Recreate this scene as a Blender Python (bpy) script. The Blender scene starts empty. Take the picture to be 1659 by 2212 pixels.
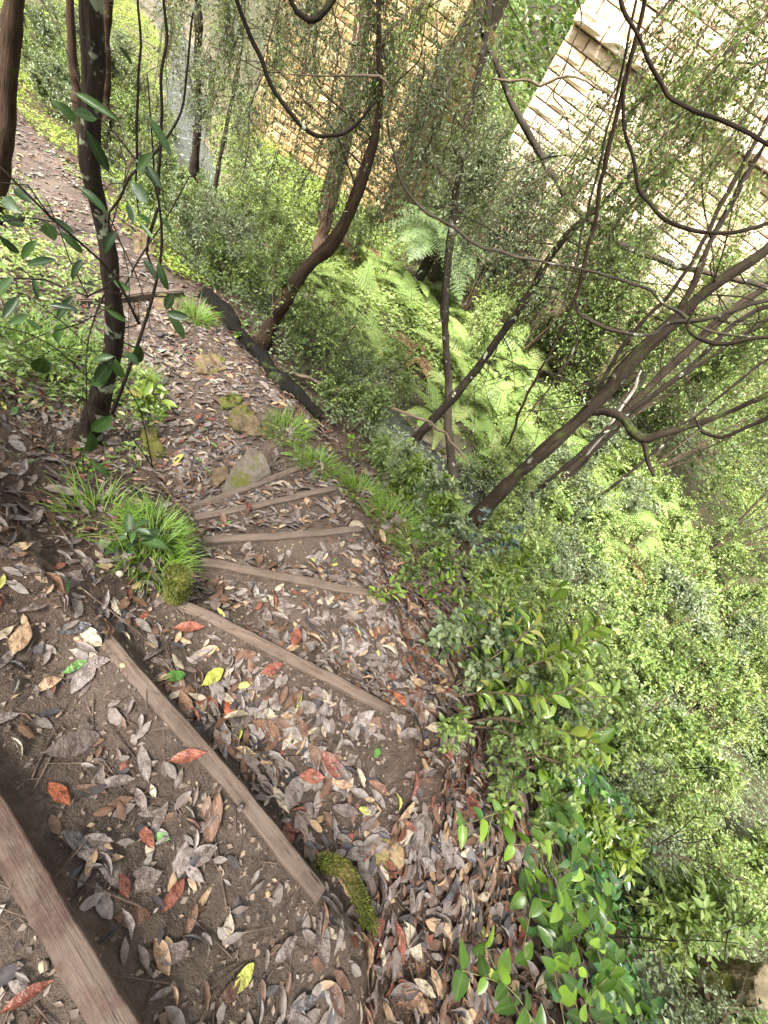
import bpy, bmesh, math, random
import numpy as np
from math import radians, sin, cos, pi
from mathutils import Matrix, Vector

random.seed(7)
RS = np.random.RandomState(11)
scene = bpy.context.scene
COL = scene.collection

# ------------------------------------------------------------------ camera
FPX = 900.0                       # focal length for a frame 1659 x 2212 units
PITCH, ROLL = radians(43.5), radians(38)
CAM = np.array([0.0, 0.0, 1.5])
FW = np.array([0, cos(PITCH), -sin(PITCH)])
_R0 = np.array([1.0, 0, 0])
_U0 = np.array([0, sin(PITCH), cos(PITCH)])
CR = cos(ROLL) * _R0 + sin(ROLL) * _U0
CU = -sin(ROLL) * _R0 + cos(ROLL) * _U0
cam_d = bpy.data.cameras.new('camera')
cam_d.sensor_fit = 'VERTICAL'
cam_d.sensor_height = 24
cam_d.lens = 24 * FPX / 2212
cam_d.clip_start = 0.02
cam_d.clip_end = 600
cam = bpy.data.objects.new('camera', cam_d)
COL.objects.link(cam)
cam.matrix_world = Matrix(((CR[0], CU[0], -FW[0], CAM[0]), (CR[1], CU[1], -FW[1], CAM[1]),
                           (CR[2], CU[2], -FW[2], CAM[2]), (0, 0, 0, 1)))
scene.camera = cam

# ------------------------------------------------------------------ sky, sun, exposure
SUN_EL, SUN_AZ = radians(58), radians(200)      # azimuth from +Y clockwise: behind the camera, a little right
world = bpy.data.worlds.new('World')
scene.world = world
world.use_nodes = True
wn, wl = world.node_tree.nodes, world.node_tree.links
wn.clear()
sky = wn.new('ShaderNodeTexSky')
sky.sky_type = 'NISHITA'
sky.sun_disc = False
sky.sun_elevation = SUN_EL
sky.sun_rotation = SUN_AZ
sky.air_density = 1.0
sky.dust_density = 6.0
sky.ozone_density = 0.6
hs = wn.new('ShaderNodeHueSaturation')
hs.inputs['Saturation'].default_value = 0.12
bg = wn.new('ShaderNodeBackground')
bg.inputs['Strength'].default_value = 0.105
wo = wn.new('ShaderNodeOutputWorld')
wl.new(sky.outputs[0], hs.inputs['Color'])
wl.new(hs.outputs[0], bg.inputs['Color'])
wl.new(bg.outputs[0], wo.inputs['Surface'])
sun_d = bpy.data.lights.new('sun', 'SUN')
sun_d.energy = 3.6
sun_d.angle = radians(12)
sun_d.color = (1.0, 0.96, 0.88)
sun = bpy.data.objects.new('sun', sun_d)
COL.objects.link(sun)
_sd = Vector((sin(SUN_AZ) * cos(SUN_EL), cos(SUN_AZ) * cos(SUN_EL), sin(SUN_EL)))
sun.rotation_euler = _sd.to_track_quat('Z', 'Y').to_euler()
sun.location = (0, -5, 30)
vs = scene.view_settings
vs.view_transform = 'Standard'
vs.look = 'None'
vs.gamma = 1
vs.exposure = 2.45
scene.render.engine = 'CYCLES'
scene.cycles.use_denoising = True
scene.cycles.max_bounces = 5
scene.cycles.diffuse_bounces = 2
scene.cycles.transmission_bounces = 2
scene.cycles.transparent_max_bounces = 2

# ------------------------------------------------------------------ numeric helpers
def ray(px, py):
    d = FW + (px - 829.5) / FPX * CR - (py - 1106) / FPX * CU
    return d / np.linalg.norm(d)

def on_z(px, py, z):
    d = ray(px, py)
    return CAM + d * (z - CAM[2]) / d[2]

def at_rho(px, py, rho):
    d = ray(px, py)
    return CAM + d * rho / math.hypot(d[0], d[1])

def at_t(px, py, t):
    return CAM + ray(px, py) * t

def depth(P):
    return float((np.asarray(P) - CAM) @ FW)

def project(P):
    v = np.asarray(P) - CAM
    a = v @ FW
    a = np.where(np.abs(a) < 1e-6, 1e-6, a)
    return 829.5 + FPX * (v @ CR) / a, 1106 - FPX * (v @ CU) / a, a

def _hash(i, j, k, seed):
    n = (i * 374761393 + j * 668265263 + k * 2147483647 + seed * 974711) & 0xffffffff
    n = ((n ^ (n >> 13)) * 1274126177) & 0xffffffff
    return ((n ^ (n >> 16)) & 0xffff) / 65535.0

def noise3(P, scale=1.0, seed=0):
    P = np.asarray(P, float) * scale
    i = np.floor(P).astype(np.int64)
    f = P - i
    f = f * f * (3 - 2 * f)
    out = 0
    for a in (0, 1):
        for b in (0, 1):
            for c in (0, 1):
                w = (f[..., 0] if a else 1 - f[..., 0]) * (f[..., 1] if b else 1 - f[..., 1]) * (f[..., 2] if c else 1 - f[..., 2])
                out = out + w * _hash(i[..., 0] + a, i[..., 1] + b, i[..., 2] + c, seed)
    return out * 2 - 1

def fbm3(P, scale=1.0, octv=4, seed=0):
    s, a, o = 0, 1.0, scale
    for k in range(octv):
        s = s + a * noise3(P, o, seed + k * 17)
        a *= 0.5
        o *= 2.03
    return s

def fbm2(x, y, scale=1.0, octv=4, seed=0):
    return fbm3(np.stack([x, y, np.zeros_like(x)], -1), scale, octv, seed)

def smooth(a, b, x):
    t = np.clip((x - a) / (b - a), 0, 1)
    return t * t * (3 - 2 * t)

def unit(v):
    v = np.asarray(v, float)
    n = np.linalg.norm(v, axis=-1, keepdims=True)
    return v / np.where(n < 1e-9, 1, n)

def polydist(x, y, poly):
    """signed distance to polyline (positive right of its direction), interpolated z, arc length"""
    best = np.full(x.shape, 1e9)
    sd = np.zeros(x.shape)
    zz = np.zeros(x.shape)
    ss = np.zeros(x.shape)
    acc = 0.0
    for (x0, y0, z0), (x1, y1, z1) in zip(poly[:-1], poly[1:]):
        dx, dy = x1 - x0, y1 - y0
        L = math.hypot(dx, dy)
        t = np.clip(((x - x0) * dx + (y - y0) * dy) / (L * L), 0, 1)
        ex, ey = x - (x0 + t * dx), y - (y0 + t * dy)
        d = np.hypot(ex, ey)
        side = (x - x0) * dy - (y - y0) * dx        # > 0: right of direction
        m = d < best - 1e-9
        best = np.where(m, d, best)
        sd = np.where(m, np.where(side >= 0, d, -d), sd)
        zz = np.where(m, z0 + t * (z1 - z0), zz)
        ss = np.where(m, acc + t * L, ss)
        acc += L
    return sd, zz, ss

def chaikin(p, n=2):
    p = [np.array(q, float) for q in p]
    for _ in range(n):
        o = [p[0]]
        for a, b in zip(p[:-1], p[1:]):
            o += [a * .75 + b * .25, a * .25 + b * .75]
        o.append(p[-1])
        p = o
    return p

# ------------------------------------------------------------------ object helpers
def tag(o, label=None, cat=None, group=None, kind=None):
    if label:
        o['label'] = label
    if cat:
        o['category'] = cat
    if group:
        o['group'] = group
    if kind:
        o['kind'] = kind
    return o

def empty(name, loc):
    o = bpy.data.objects.new(name, None)
    o.empty_display_size = 0.1
    o.location = [float(c) for c in loc]
    COL.objects.link(o)
    return o

def link(name, me, parent=None, matrix=None):
    o = bpy.data.objects.new(name, me)
    COL.objects.link(o)
    if matrix is not None:
        o.matrix_world = matrix
    if parent is not None:
        o.parent = parent
        pm = parent.matrix_basis
        if parent.parent is not None:
            pm = parent.parent.matrix_basis @ parent.matrix_parent_inverse @ pm
        o.matrix_parent_inverse = pm.inverted()
    return o

class Acc:
    """collects vertices, faces, a colour attribute and a bark vector attribute"""
    def __init__(self):
        self.v, self.f, self.c, self.t, self.n = [], [], [], [], 0
        self.mi, self.m = [], 0          # material slot per face block

    def add(self, v, faces, col=None, tv=None):
        v = np.asarray(v, np.float32).reshape(-1, 3)
        self.v.append(v)
        for f in faces:                     # list of int arrays (m, k)
            f = np.asarray(f, np.int64)
            if len(f):
                self.f.append(f + self.n)
                self.mi.append(np.full(len(f), self.m, np.int32))
        if col is None:
            col = np.zeros((len(v), 3))
        self.c.append(np.asarray(col, np.float32).reshape(-1, 3))
        if tv is None:
            tv = v
        self.t.append(np.asarray(tv, np.float32).reshape(-1, 3))
        self.n += len(v)
        return self

    def mesh(self, name, mat, shade=False, tv=False):
        v = np.concatenate(self.v)
        me = bpy.data.meshes.new(name)
        me.vertices.add(len(v))
        me.vertices.foreach_set('co', v.ravel())
        loops = np.concatenate([f.ravel() for f in self.f]).astype(np.int32)
        sizes = np.concatenate([np.full(len(f), f.shape[1]) for f in self.f])
        starts = np.concatenate([[0], np.cumsum(sizes)[:-1]]).astype(np.int32)
        me.loops.add(len(loops))
        me.loops.foreach_set('vertex_index', loops)
        me.polygons.add(len(sizes))
        me.polygons.foreach_set('loop_start', starts)
        me.polygons.foreach_set('material_index', np.concatenate(self.mi))
        if shade:
            me.polygons.foreach_set('use_smooth', np.ones(len(sizes), bool))
        c = np.concatenate(self.c)
        a = me.attributes.new('Col', 'FLOAT_COLOR', 'POINT')
        a.data.foreach_set('color', np.concatenate([c, np.ones((len(c), 1), np.float32)], 1).ravel())
        if tv:
            a = me.attributes.new('tv', 'FLOAT_VECTOR', 'POINT')
            a.data.foreach_set('vector', np.concatenate(self.t).ravel())
        me.update(calc_edges=True)
        me.validate()
        for m in (mat if isinstance(mat, (list, tuple)) else [mat]):
            me.materials.append(m)
        return me

    def build(self, name, mat, parent=None, shade=False, tv=False):
        return link(name, self.mesh(name, mat, shade, tv), parent)

def resample(pts, rad, step):
    """Catmull-Rom through pts (n,3) with radii"""
    P = np.asarray(pts, float)
    r = np.asarray(rad, float)
    if len(P) == 2:
        n = max(2, int(np.linalg.norm(P[1] - P[0]) / step) + 1)
        t = np.linspace(0, 1, n)[:, None]
        return P[0] * (1 - t) + P[1] * t, r[0] * (1 - t[:, 0]) + r[1] * t[:, 0]
    E = np.vstack([2 * P[0] - P[1], P, 2 * P[-1] - P[-2]])
    Q, q = [], []
    for i in range(len(P) - 1):
        a, b, c, d = E[i:i + 4]
        n = max(1, int(np.linalg.norm(c - b) / step))
        for k in range(n):
            t = k / n
            Q.append(.5 * (2 * b + (c - a) * t + (2 * a - 5 * b + 4 * c - d) * t * t + (3 * b - a - 3 * c + d) * t ** 3))
            q.append(r[i] + (r[i + 1] - r[i]) * t)
    Q.append(P[-1])
    q.append(r[-1])
    return np.array(Q), np.array(q)

def tube(acc, pts, rad, step=0.05, nseg=8, rough=0.0, seed=0, cap=True, col=(0, 0, 0), kink=0.0):
    P, r = resample(pts, rad, step)
    n = len(P)
    if kink and n > 4:
        w = np.minimum(np.arange(n), np.arange(n)[::-1])[:, None] / 3.0
        s_ = np.clip(w, 0, 1)
        for fq, am in ((3.0, 1.0), (9.0, .45)):
            P = P + s_ * am * kink * np.stack([noise3(P + seed, fq, 3), noise3(P + seed, fq, 4), noise3(P + seed, fq, 5)], -1)
        r = r * (1 + .22 * noise3(P + seed, 7.0, 6))
    T = unit(np.gradient(P, axis=0))
    up = np.array([0, 0, 1.0]) if abs(T[0][2]) < .9 else np.array([1.0, 0, 0])
    A = unit(np.cross(T[0], up))
    fr = []
    for i in range(n):
        A = unit(A - T[i] * (A @ T[i]))
        fr.append(A)
    fr = np.array(fr)
    B = np.cross(T, fr)
    ang = np.arange(nseg) / nseg * 2 * pi
    ca, sa = np.cos(ang), np.sin(ang)
    N = fr[:, None] * ca[None, :, None] + B[:, None] * sa[None, :, None]
    V = P[:, None] + N * r[:, None, None]
    if rough:
        k = fbm3(V * 1.0 + seed * 3.7, 4.0, 3, seed) * .6 + fbm3(P[:, None] + 0 * V + seed, 2.0, 2, seed + 5) * .5
        V = V + N * (r[:, None, None] * rough * k[..., None])
    arc = np.concatenate([[0], np.cumsum(np.linalg.norm(np.diff(P, axis=0), axis=1))])
    rm = float(np.mean(r))
    tv = np.stack([np.broadcast_to(ca * rm, (n, nseg)), np.broadcast_to(sa * rm, (n, nseg)), np.broadcast_to(arc[:, None], (n, nseg))], -1)
    i = np.arange(n - 1)[:, None] * nseg
    j = np.arange(nseg)[None, :]
    jn = (j + 1) % nseg
    F = np.stack([i + j, i + jn, i + nseg + jn, i + nseg + j], -1).reshape(-1, 4)
    vs_, faces = V.reshape(-1, 3), [F]
    tvv = tv.reshape(-1, 3)
    if cap:
        faces += [np.arange(nseg)[None, ::-1], ((n - 1) * nseg + np.arange(nseg))[None, :]]
    acc.add(vs_, faces, np.tile(np.array(col, float), (len(vs_), 1)), tvv)
    return P, r

# leaf templates: u along, v across (half width 0.5), w normal
LEAF_S = (np.array([[0, 0, 0], [.45, -.5, .10], [1, 0, -.06], [.45, .5, .10]]), np.array([[0, 1, 2], [0, 2, 3]]))

def leaf_template(st, wid, curve=0.0, fold=0.12, wave=0.0, stem=0.0, seed=0, ragged=0.0):
    rs = np.random.RandomState(seed)
    V, F = [], []
    if stem:
        V += [[-stem, 0, -curve * .05]]
    n = len(st)
    for k, (u_, w_) in enumerate(zip(st, wid)):
        z = -curve * u_ * u_ + (rs.uniform(-1, 1) * wave)
        wl_, wr_ = w_ * (1 - ragged * rs.rand() ** 2), w_ * (1 - ragged * rs.rand() ** 2)
        bend_ = ragged * .12 * sin(u_ * 3 + seed)
        V += [[u_, -.5 * wl_ + bend_, z + fold * w_ + rs.uniform(-1, 1) * wave], [u_, bend_ * .999, z], [u_, .5 * wr_ + bend_, z + fold * w_ + rs.uniform(-1, 1) * wave]]
    o = 1 if stem else 0
    for k in range(n - 1):
        a, b = o + 3 * k, o + 3 * k + 3
        F += [[a, b, b + 1], [a, b + 1, a + 1], [a + 1, b + 1, b + 2], [a + 1, b + 2, a + 2]]
    if stem:
        F += [[0, o, o + 1], [0, o + 1, o + 2]]
    return np.array(V, float), np.array(F)

ST = [0, .12, .3, .5, .7, .87, 1]
W_OVAL = [.08, .55, .93, 1, .9, .6, .08]
W_LANCE = [.06, .5, .9, 1, .78, .4, .02]
W_ROUND = [.2, .85, 1, .93, .7, .36, .03]
LEAF_M = leaf_template([0, .3, .65, 1], [.1, .95, .8, .03], .12, .15)
LEAF_R = leaf_template([0, .2, .55, 1], [.3, 1, .85, .05], .12, .12)

def leaves(acc, P, D, N, L, W, rnd, tmpl=LEAF_S, g=None):
    n = len(P)
    if n == 0:
        return
    D = unit(D)
    N = unit(N - D * np.sum(N * D, -1, keepdims=True))
    S = np.cross(N, D)
    T, F = tmpl
    V = (P[:, None] + D[:, None] * (T[None, :, :1] * L[:, None, None]) + S[:, None] * (T[None, :, 1:2] * W[:, None, None])
         + N[:, None] * (T[None, :, 2:3] * L[:, None, None]))
    FF = (F[None] + (np.arange(n) * len(T))[:, None, None]).reshape(-1, F.shape[1])
    c = np.zeros((n, len(T), 3))
    c[..., 0] = rnd[:, None]
    c[..., 1] = T[None, :, 0]
    c[..., 2] = np.abs(T[None, :, 1])
    acc.add(V.reshape(-1, 3), [FF], c.reshape(-1, 3))

def rdir(n, zb=0.0, rs=RS):
    v = rs.normal(size=(n, 3))
    v[:, 2] += zb
    return unit(v)

# ------------------------------------------------------------------ material helpers
def new_mat(name):
    m = bpy.data.materials.new(name)
    m.use_nodes = True
    nt = m.node_tree
    b = nt.nodes['Principled BSDF']
    return m, nt, b

def nd(nt, typ, **kw):
    n = nt.nodes.new(typ)
    for k, v in kw.items():
        if k.startswith('i_'):
            n.inputs[k[2:].replace('_', ' ')].default_value = v
        else:
            setattr(n, k, v)
    return n

def ramp(nt, src, stops, interp='LINEAR'):
    r = nt.nodes.new('ShaderNodeValToRGB')
    r.color_ramp.interpolation = interp
    el = r.color_ramp.elements
    while len(el) < len(stops):
        el.new(0.5)
    for e, (p, c) in zip(el, stops):
        e.position = p
        e.color = (*c, 1) if len(c) == 3 else c
    nt.links.new(src, r.inputs[0])
    return r.outputs[0]

def noise(nt, scale, vec=None, detail=4, rough=.55, dist=0.0):
    n = nd(nt, 'ShaderNodeTexNoise')
    n.inputs['Scale'].default_value = scale
    n.inputs['Detail'].default_value = detail
    n.inputs['Roughness'].default_value = rough
    n.inputs['Distortion'].default_value = dist
    if vec is not None:
        nt.links.new(vec, n.inputs['Vector'])
    return n.outputs['Fac']

def mixc(nt, fac, a, b, mode='MIX'):
    m = nd(nt, 'ShaderNodeMix', data_type='RGBA', blend_type=mode)
    for s, v in ((0, fac), (6, a), (7, b)):
        if isinstance(v, bpy.types.NodeSocket):
            nt.links.new(v, m.inputs[s])
        else:
            m.inputs[s].default_value = v if s == 0 else ((*v, 1) if len(v) == 3 else v)
    return m.outputs[2]

def mth(nt, op, a, b=None, clamp=False):
    m = nd(nt, 'ShaderNodeMath', operation=op, use_clamp=clamp)
    for s, v in ((0, a), (1, b)):
        if v is None:
            continue
        if isinstance(v, bpy.types.NodeSocket):
            nt.links.new(v, m.inputs[s])
        else:
            m.inputs[s].default_value = v
    return m.outputs[0]

def bump(nt, b, h, strength=.5, dist=.01):
    n = nd(nt, 'ShaderNodeBump')
    n.inputs['Strength'].default_value = strength
    n.inputs['Distance'].default_value = dist
    nt.links.new(h, n.inputs['Height'])
    nt.links.new(n.outputs[0], b.inputs['Normal'])

def attr(nt, name, out='Color'):
    a = nd(nt, 'ShaderNodeAttribute', attribute_name=name)
    return a.outputs[out]

def sepc(nt, c):
    s = nd(nt, 'ShaderNodeSeparateColor')
    nt.links.new(c, s.inputs[0])
    return s.outputs

def objco(nt, which='Object'):
    return nd(nt, 'ShaderNodeTexCoord').outputs[which]

def leaf_mat(name, stops, rough=.4, trans=.35, spec=.5, per_object=False, vein=False):
    m, nt, b = new_mat(name)
    if per_object:
        src = nd(nt, 'ShaderNodeObjectInfo').outputs['Random']
    else:
        src = sepc(nt, attr(nt, 'Col'))[0]
    c = ramp(nt, src, stops)
    co = objco(nt)
    nz = noise(nt, 60 if not per_object else 9, co, 3)
    c = mixc(nt, mth(nt, 'MULTIPLY', nz, .5), c, mixc(nt, 1.0, c, (.45, .5, .4), 'MULTIPLY'))
    if vein:
        s = sepc(nt, attr(nt, 'Col'))
        v = mth(nt, 'SUBTRACT', 1.0, mth(nt, 'MULTIPLY', s[2], 9.0), True)
        c = mixc(nt, mth(nt, 'MULTIPLY', v, .3), c, mixc(nt, .3, c, (.35, .42, .18)))
    nt.links.new(c, b.inputs['Base Color'])
    b.inputs['Roughness'].default_value = rough
    b.inputs['Specular IOR Level'].default_value = spec
    if trans:
        t = nd(nt, 'ShaderNodeBsdfTranslucent')
        tc = mixc(nt, 1.0, c, (1.0, 1.0, .45), 'MULTIPLY')
        nt.links.new(tc, t.inputs['Color'])
        mx = nd(nt, 'ShaderNodeMixShader')
        mx.inputs[0].default_value = trans
        out = nt.nodes['Material Output']
        nt.links.new(b.outputs[0], mx.inputs[1])
        nt.links.new(t.outputs[0], mx.inputs[2])
        nt.links.new(mx.outputs[0], out.inputs['Surface'])
    return m

def bark_mat(name, dark, light, lichen=None, lich_amt=.0, moss=0.0, sx=45, sz=7, rough=.85):
    m, nt, b = new_mat(name)
    tv = attr(nt, 'tv', 'Vector')
    mp = nd(nt, 'ShaderNodeMapping')
    mp.inputs['Scale'].default_value = (sx, sx, sz)
    nt.links.new(tv, mp.inputs['Vector'])
    n1 = noise(nt, 1.0, mp.outputs[0], 5, .65, .3)
    co = objco(nt)
    n2 = noise(nt, 3.0, co, 3)
    f = mth(nt, 'ADD', mth(nt, 'MULTIPLY', n1, .75), mth(nt, 'MULTIPLY', n2, .3))
    c = ramp(nt, f, [(.32, dark), (.62, light), (.8, tuple(min(1, x * 1.5) for x in light))])
    if moss:
        k = ramp(nt, noise(nt, 5.0, co, 5, .7), [(.62 - moss * .3, (0, 0, 0)), (.72 - moss * .2, (1, 1, 1))])
        c = mixc(nt, k, c, (.045, .06, .015))
    if lichen:
        k = ramp(nt, noise(nt, 6.5, co, 5, .6), [(.66 - lich_amt * .3, (0, 0, 0)), (.69 - lich_amt * .3, (1, 1, 1))])
        c = mixc(nt, mth(nt, 'MULTIPLY', k, .85), c, lichen)
    nt.links.new(c, b.inputs['Base Color'])
    b.inputs['Roughness'].default_value = rough
    b.inputs['Specular IOR Level'].default_value = .12
    bump(nt, b, n1, 1.0, .015)
    return m
# ------------------------------------------------------------------ terrain
STEP = 0.15
TIMB = [((-0.72, 0.06), (0.42, -0.24), 0.15), ((-.43, .36), (.52, .18), 0.0), ((-.44, .62), (.52, .82), -.15),
        ((-.51, .88), (.20, 1.345), -.30), ((-.63, 1.06), (-.06, 1.80), -.45), ((-.83, 1.22), (-.37, 2.10), -.60),
        ((-.96, 1.33), (-.69, 2.18), -.75)]
EDGE = [(3.2, -9, .9), (1.5, -4, .45), (1.0, -1.2, .2), (.78, -.2, .08), (.68, .25, -.04), (.62, .85, -.17), (.30, 1.42, -.32),
        (.0, 1.87, -.47), (-.36, 2.2, -.64), (-.75, 2.45, -.84), (-1.25, 2.85, -.97), (-2.15, 3.3, -1.08), (-3.0, 3.65, -1.16),
        (-4.3, 3.95, -1.33), (-5.7, 4.5, -1.5), (-7.3, 5.2, -1.7), (-9.2, 5.7, -1.9), (-13, 6.4, -2.2), (-20, 7.2, -2.5), (-40, 9, -2.9)]
INNER = [(-1.5, -9, 1.0), (-.9, -3, .5), (-.75, -.6, .2), (-.62, .1, .09), (-.5, .36, .0), (-.52, .62, -.12), (-.60, .9, -.25), (-.72, 1.1, -.4),
         (-.9, 1.26, -.58), (-1.02, 1.36, -.76), (-1.56, 1.66, -.93), (-2.05, 1.97, -1.0), (-3.25, 2.4, -1.12), (-4.3, 2.84, -1.28),
         (-5.2, 3.2, -1.4), (-7.4, 4.0, -1.7), (-9.4, 4.5, -1.9), (-13.2, 5.0, -2.2), (-20, 5.8, -2.5), (-40, 7.4, -2.9)]
CREEK = [(40, 2, -4.6), (14, 6.2, -3.5), (8, 6.8, -3.1), (4, 6.4, -2.85), (1.5, 5.95, -2.65), (0, 5.8, -2.6), (-1.2, 6.05, -2.55), (-4, 7.2, -2.5),
         (-7.6, 8.6, -2.45), (-9.2, 10.0, -2.4), (-13, 14, -2.3), (-20, 20, -2.2), (-40, 40, -2.0)]

def H0(x, y, detail=True):
    x = np.asarray(x, float)
    y = np.asarray(y, float)
    dE, zE, sE = polydist(x, y, EDGE[::-1])      # direction reversed: valley on the left -> flip
    dE = -dE
    dI, zI, sI = polydist(x, y, INNER[::-1])
    dI = dI                                        # bank side positive
    # path / stairs
    lev = np.full(x.shape, .15)
    for (a, b, z) in TIMB:
        dx, dy = b[0] - a[0], b[1] - a[1]
        L = math.hypot(dx, dy)
        s = (dx * (y - a[1]) - dy * (x - a[0])) / L
        lev = lev - STEP * (.45 * smooth(-.01, .03, s - .021) + .55 * smooth(.03, .24, s))
    (ax, ay), (bx, by), _ = TIMB[-1]
    past = np.clip((-(by - ay) * (x - ax) + (bx - ax) * (y - ay)) / math.hypot(bx - ax, by - ay), 0, None)
    zp = .5 * (zE + zI)
    w = smooth(.1, 1.2, past)
    path = lev * (1 - w) + np.minimum(zp, -.9) * w
    path = path + np.clip(-y - .8, 0, None) * .12
    # outer slope
    d = np.clip(dE, 0, None)
    g = .34 * np.clip(d, 0, .9) + .60 * np.clip(d - .9, 0, None)
    outer = zE - g
    k = smooth(-.06, .12, dE)
    z = path * (1 - k) + outer * k
    # inner bank
    q = np.clip(dI, 0, None)
    rise = .16 * np.clip(q, 0, .5) + .42 * np.clip(q - .5, 0, 3) + .7 * np.clip(q - 3.5, 0, None)
    kb = smooth(-.05, .12, dI)
    inn = zI + rise
    z = np.where(dE < 0, z * (1 - kb) + inn * kb, z)
    # valley floor and far hillside
    dC, zC, sC = polydist(x, y, CREEK)
    ad = np.abs(dC)
    north = np.clip(dC, 0, None)                   # far side
    floor = zC - .22 * (1 - smooth(.25, .75, ad)) + .28 * smooth(.45, 1.4, ad) + .09 * np.clip(north - 1.2, 0, 8) + .62 * np.clip(north - 8.5, 0, None)
    floor = np.where(dC < 0, zC - .22 * (1 - smooth(.25, .75, ad)) + .2 * smooth(.45, 1.4, ad), floor)
    side = dE > 0
    m = .25
    sm = .5 * (z + floor + np.sqrt((z - floor) ** 2 + m * m))
    z2 = np.where(side, np.where(dC < 0, np.where(z > floor - .3, sm, floor), floor), z)
    far = smooth(0, .6, d)
    z = np.where(side, z * (1 - far) + z2 * far, z)
    if detail:
        onp = (1 - smooth(-.05, .15, dE)) * (1 - smooth(-.1, .2, dI))
        n1 = fbm2(x, y, 1.1, 3, 3)
        n2 = fbm2(x, y, 7.0, 4, 9)
        z = z + n1 * (.10 * (1 - onp) + .012 * onp) + n2 * (.022 * (1 - onp) + .009 * onp)
        z = z + fbm2(x, y, 38.0, 2, 21) * .004
    return z, dE, dI, dC

def ground_at(px, py, tmax=60):
    d = ray(px, py)
    t = np.arange(.3, tmax, .04) if tmax <= 20 else np.concatenate([np.arange(.3, 12, .03), np.arange(12, tmax, .15)])
    P = CAM + d * t[:, None]
    h = H0(P[:, 0], P[:, 1])[0]
    hit = np.nonzero(P[:, 2] <= h)[0]
    if len(hit) == 0:
        return P[-1]
    return P[hit[0]]

def axis(lo, fl, fh, hi, fine, grow=1.12, big=1.2):
    a = list(np.arange(fl, fh + 1e-6, fine))
    s, v = fine, fl
    left = []
    while v > lo:
        s = min(s * grow, big)
        v -= s
        left.append(v)
    s, v = fine, fh
    right = []
    while v < hi:
        s = min(s * grow, big)
        v += s
        right.append(v)
    return np.array(left[::-1] + a + right)

gx = axis(-70, -3.2, 2.4, 60, .022)
gy = axis(-25, -.9, 3.6, 70, .022)
GX, GY = np.meshgrid(gx, gy, indexing='ij')
GZ, GE, GI, GC = H0(GX, GY)
nx, ny = GX.shape
idx = np.arange(nx * ny).reshape(nx, ny)
quads = np.stack([idx[:-1, :-1], idx[1:, :-1], idx[1:, 1:], idx[:-1, 1:]], -1).reshape(-1, 4)
trod = (1 - smooth(-.12, .25, GE)) * (1 - smooth(-.15, .25, GI))
green = np.clip(smooth(.5, 2.0, GE) + smooth(.4, 2.5, GI) * .4, 0, 1) * (1 - (np.abs(GC) < .5))
wet = 1 - smooth(.45, .9, np.abs(GC))
ga = Acc()
ga.add(np.stack([GX, GY, GZ], -1).reshape(-1, 3), [quads], np.stack([trod, green, wet], -1).reshape(-1, 3))

def ground_material():
    m, nt, b = new_mat('forest_soil')
    co = objco(nt)
    s = sepc(nt, attr(nt, 'Col'))
    n1 = noise(nt, 2.2, co, 5, .6)
    n2 = noise(nt, 26, co, 6, .7)
    n3 = noise(nt, 160, co, 3, .7)
    soil = ramp(nt, mth(nt, 'ADD', mth(nt, 'MULTIPLY', n2, .7), mth(nt, 'MULTIPLY', n3, .4)),
                [(.32, (.018, .012, .009)), (.55, (.058, .040, .029)), (.8, (.13, .096, .072))])
    sand = mixc(nt, n3, (.07, .049, .036), (.125, .092, .068))
    k = ramp(nt, n1, [(.5, (0, 0, 0)), (.62, (1, 1, 1))])
    path = mixc(nt, mth(nt, 'MULTIPLY', k, .75), soil, sand)
    mould = ramp(nt, mth(nt, 'ADD', mth(nt, 'MULTIPLY', n2, .75), mth(nt, 'MULTIPLY', n3, .3)),
                 [(.3, (.018, .011, .008)), (.55, (.06, .036, .024)), (.8, (.13, .085, .055))])
    c = mixc(nt, s[0], mould, path)
    gr = ramp(nt, noise(nt, 9, co, 5, .7), [(.35, (.02, .016, .010)), (.55, (.045, .05, .016)), (.75, (.09, .085, .04))])
    c = mixc(nt, mth(nt, 'MULTIPLY', s[1], .7), c, gr)
    c = mixc(nt, s[2], c, mixc(nt, n2, (.10, .08, .05), (.22, .19, .13)))
    nt.links.new(c, b.inputs['Base Color'])
    r = ramp(nt, n1, [(.3, (.38, .38, .38)), (.65, (.8, .8, .8))])
    nt.links.new(r, b.inputs['Roughness'])
    b.inputs['Specular IOR Level'].default_value = .35
    bump(nt, b, mth(nt, 'ADD', n2, mth(nt, 'MULTIPLY', n3, .6)), 1.0, .012)
    return m
ground = ga.build('ground', ground_material(), None, shade=True)
tag(ground, 'brown soil of the path and leaf-strewn valley slope', kind='structure')

def Hz(x, y):
    i = int(np.clip(np.searchsorted(gx, x) - 1, 0, nx - 2))
    j = int(np.clip(np.searchsorted(gy, y) - 1, 0, ny - 2))
    u = (x - gx[i]) / (gx[i + 1] - gx[i])
    v = (y - gy[j]) / (gy[j + 1] - gy[j])
    return float((GZ[i, j] * (1 - u) + GZ[i + 1, j] * u) * (1 - v) + (GZ[i, j + 1] * (1 - u) + GZ[i + 1, j + 1] * u) * v)

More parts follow.
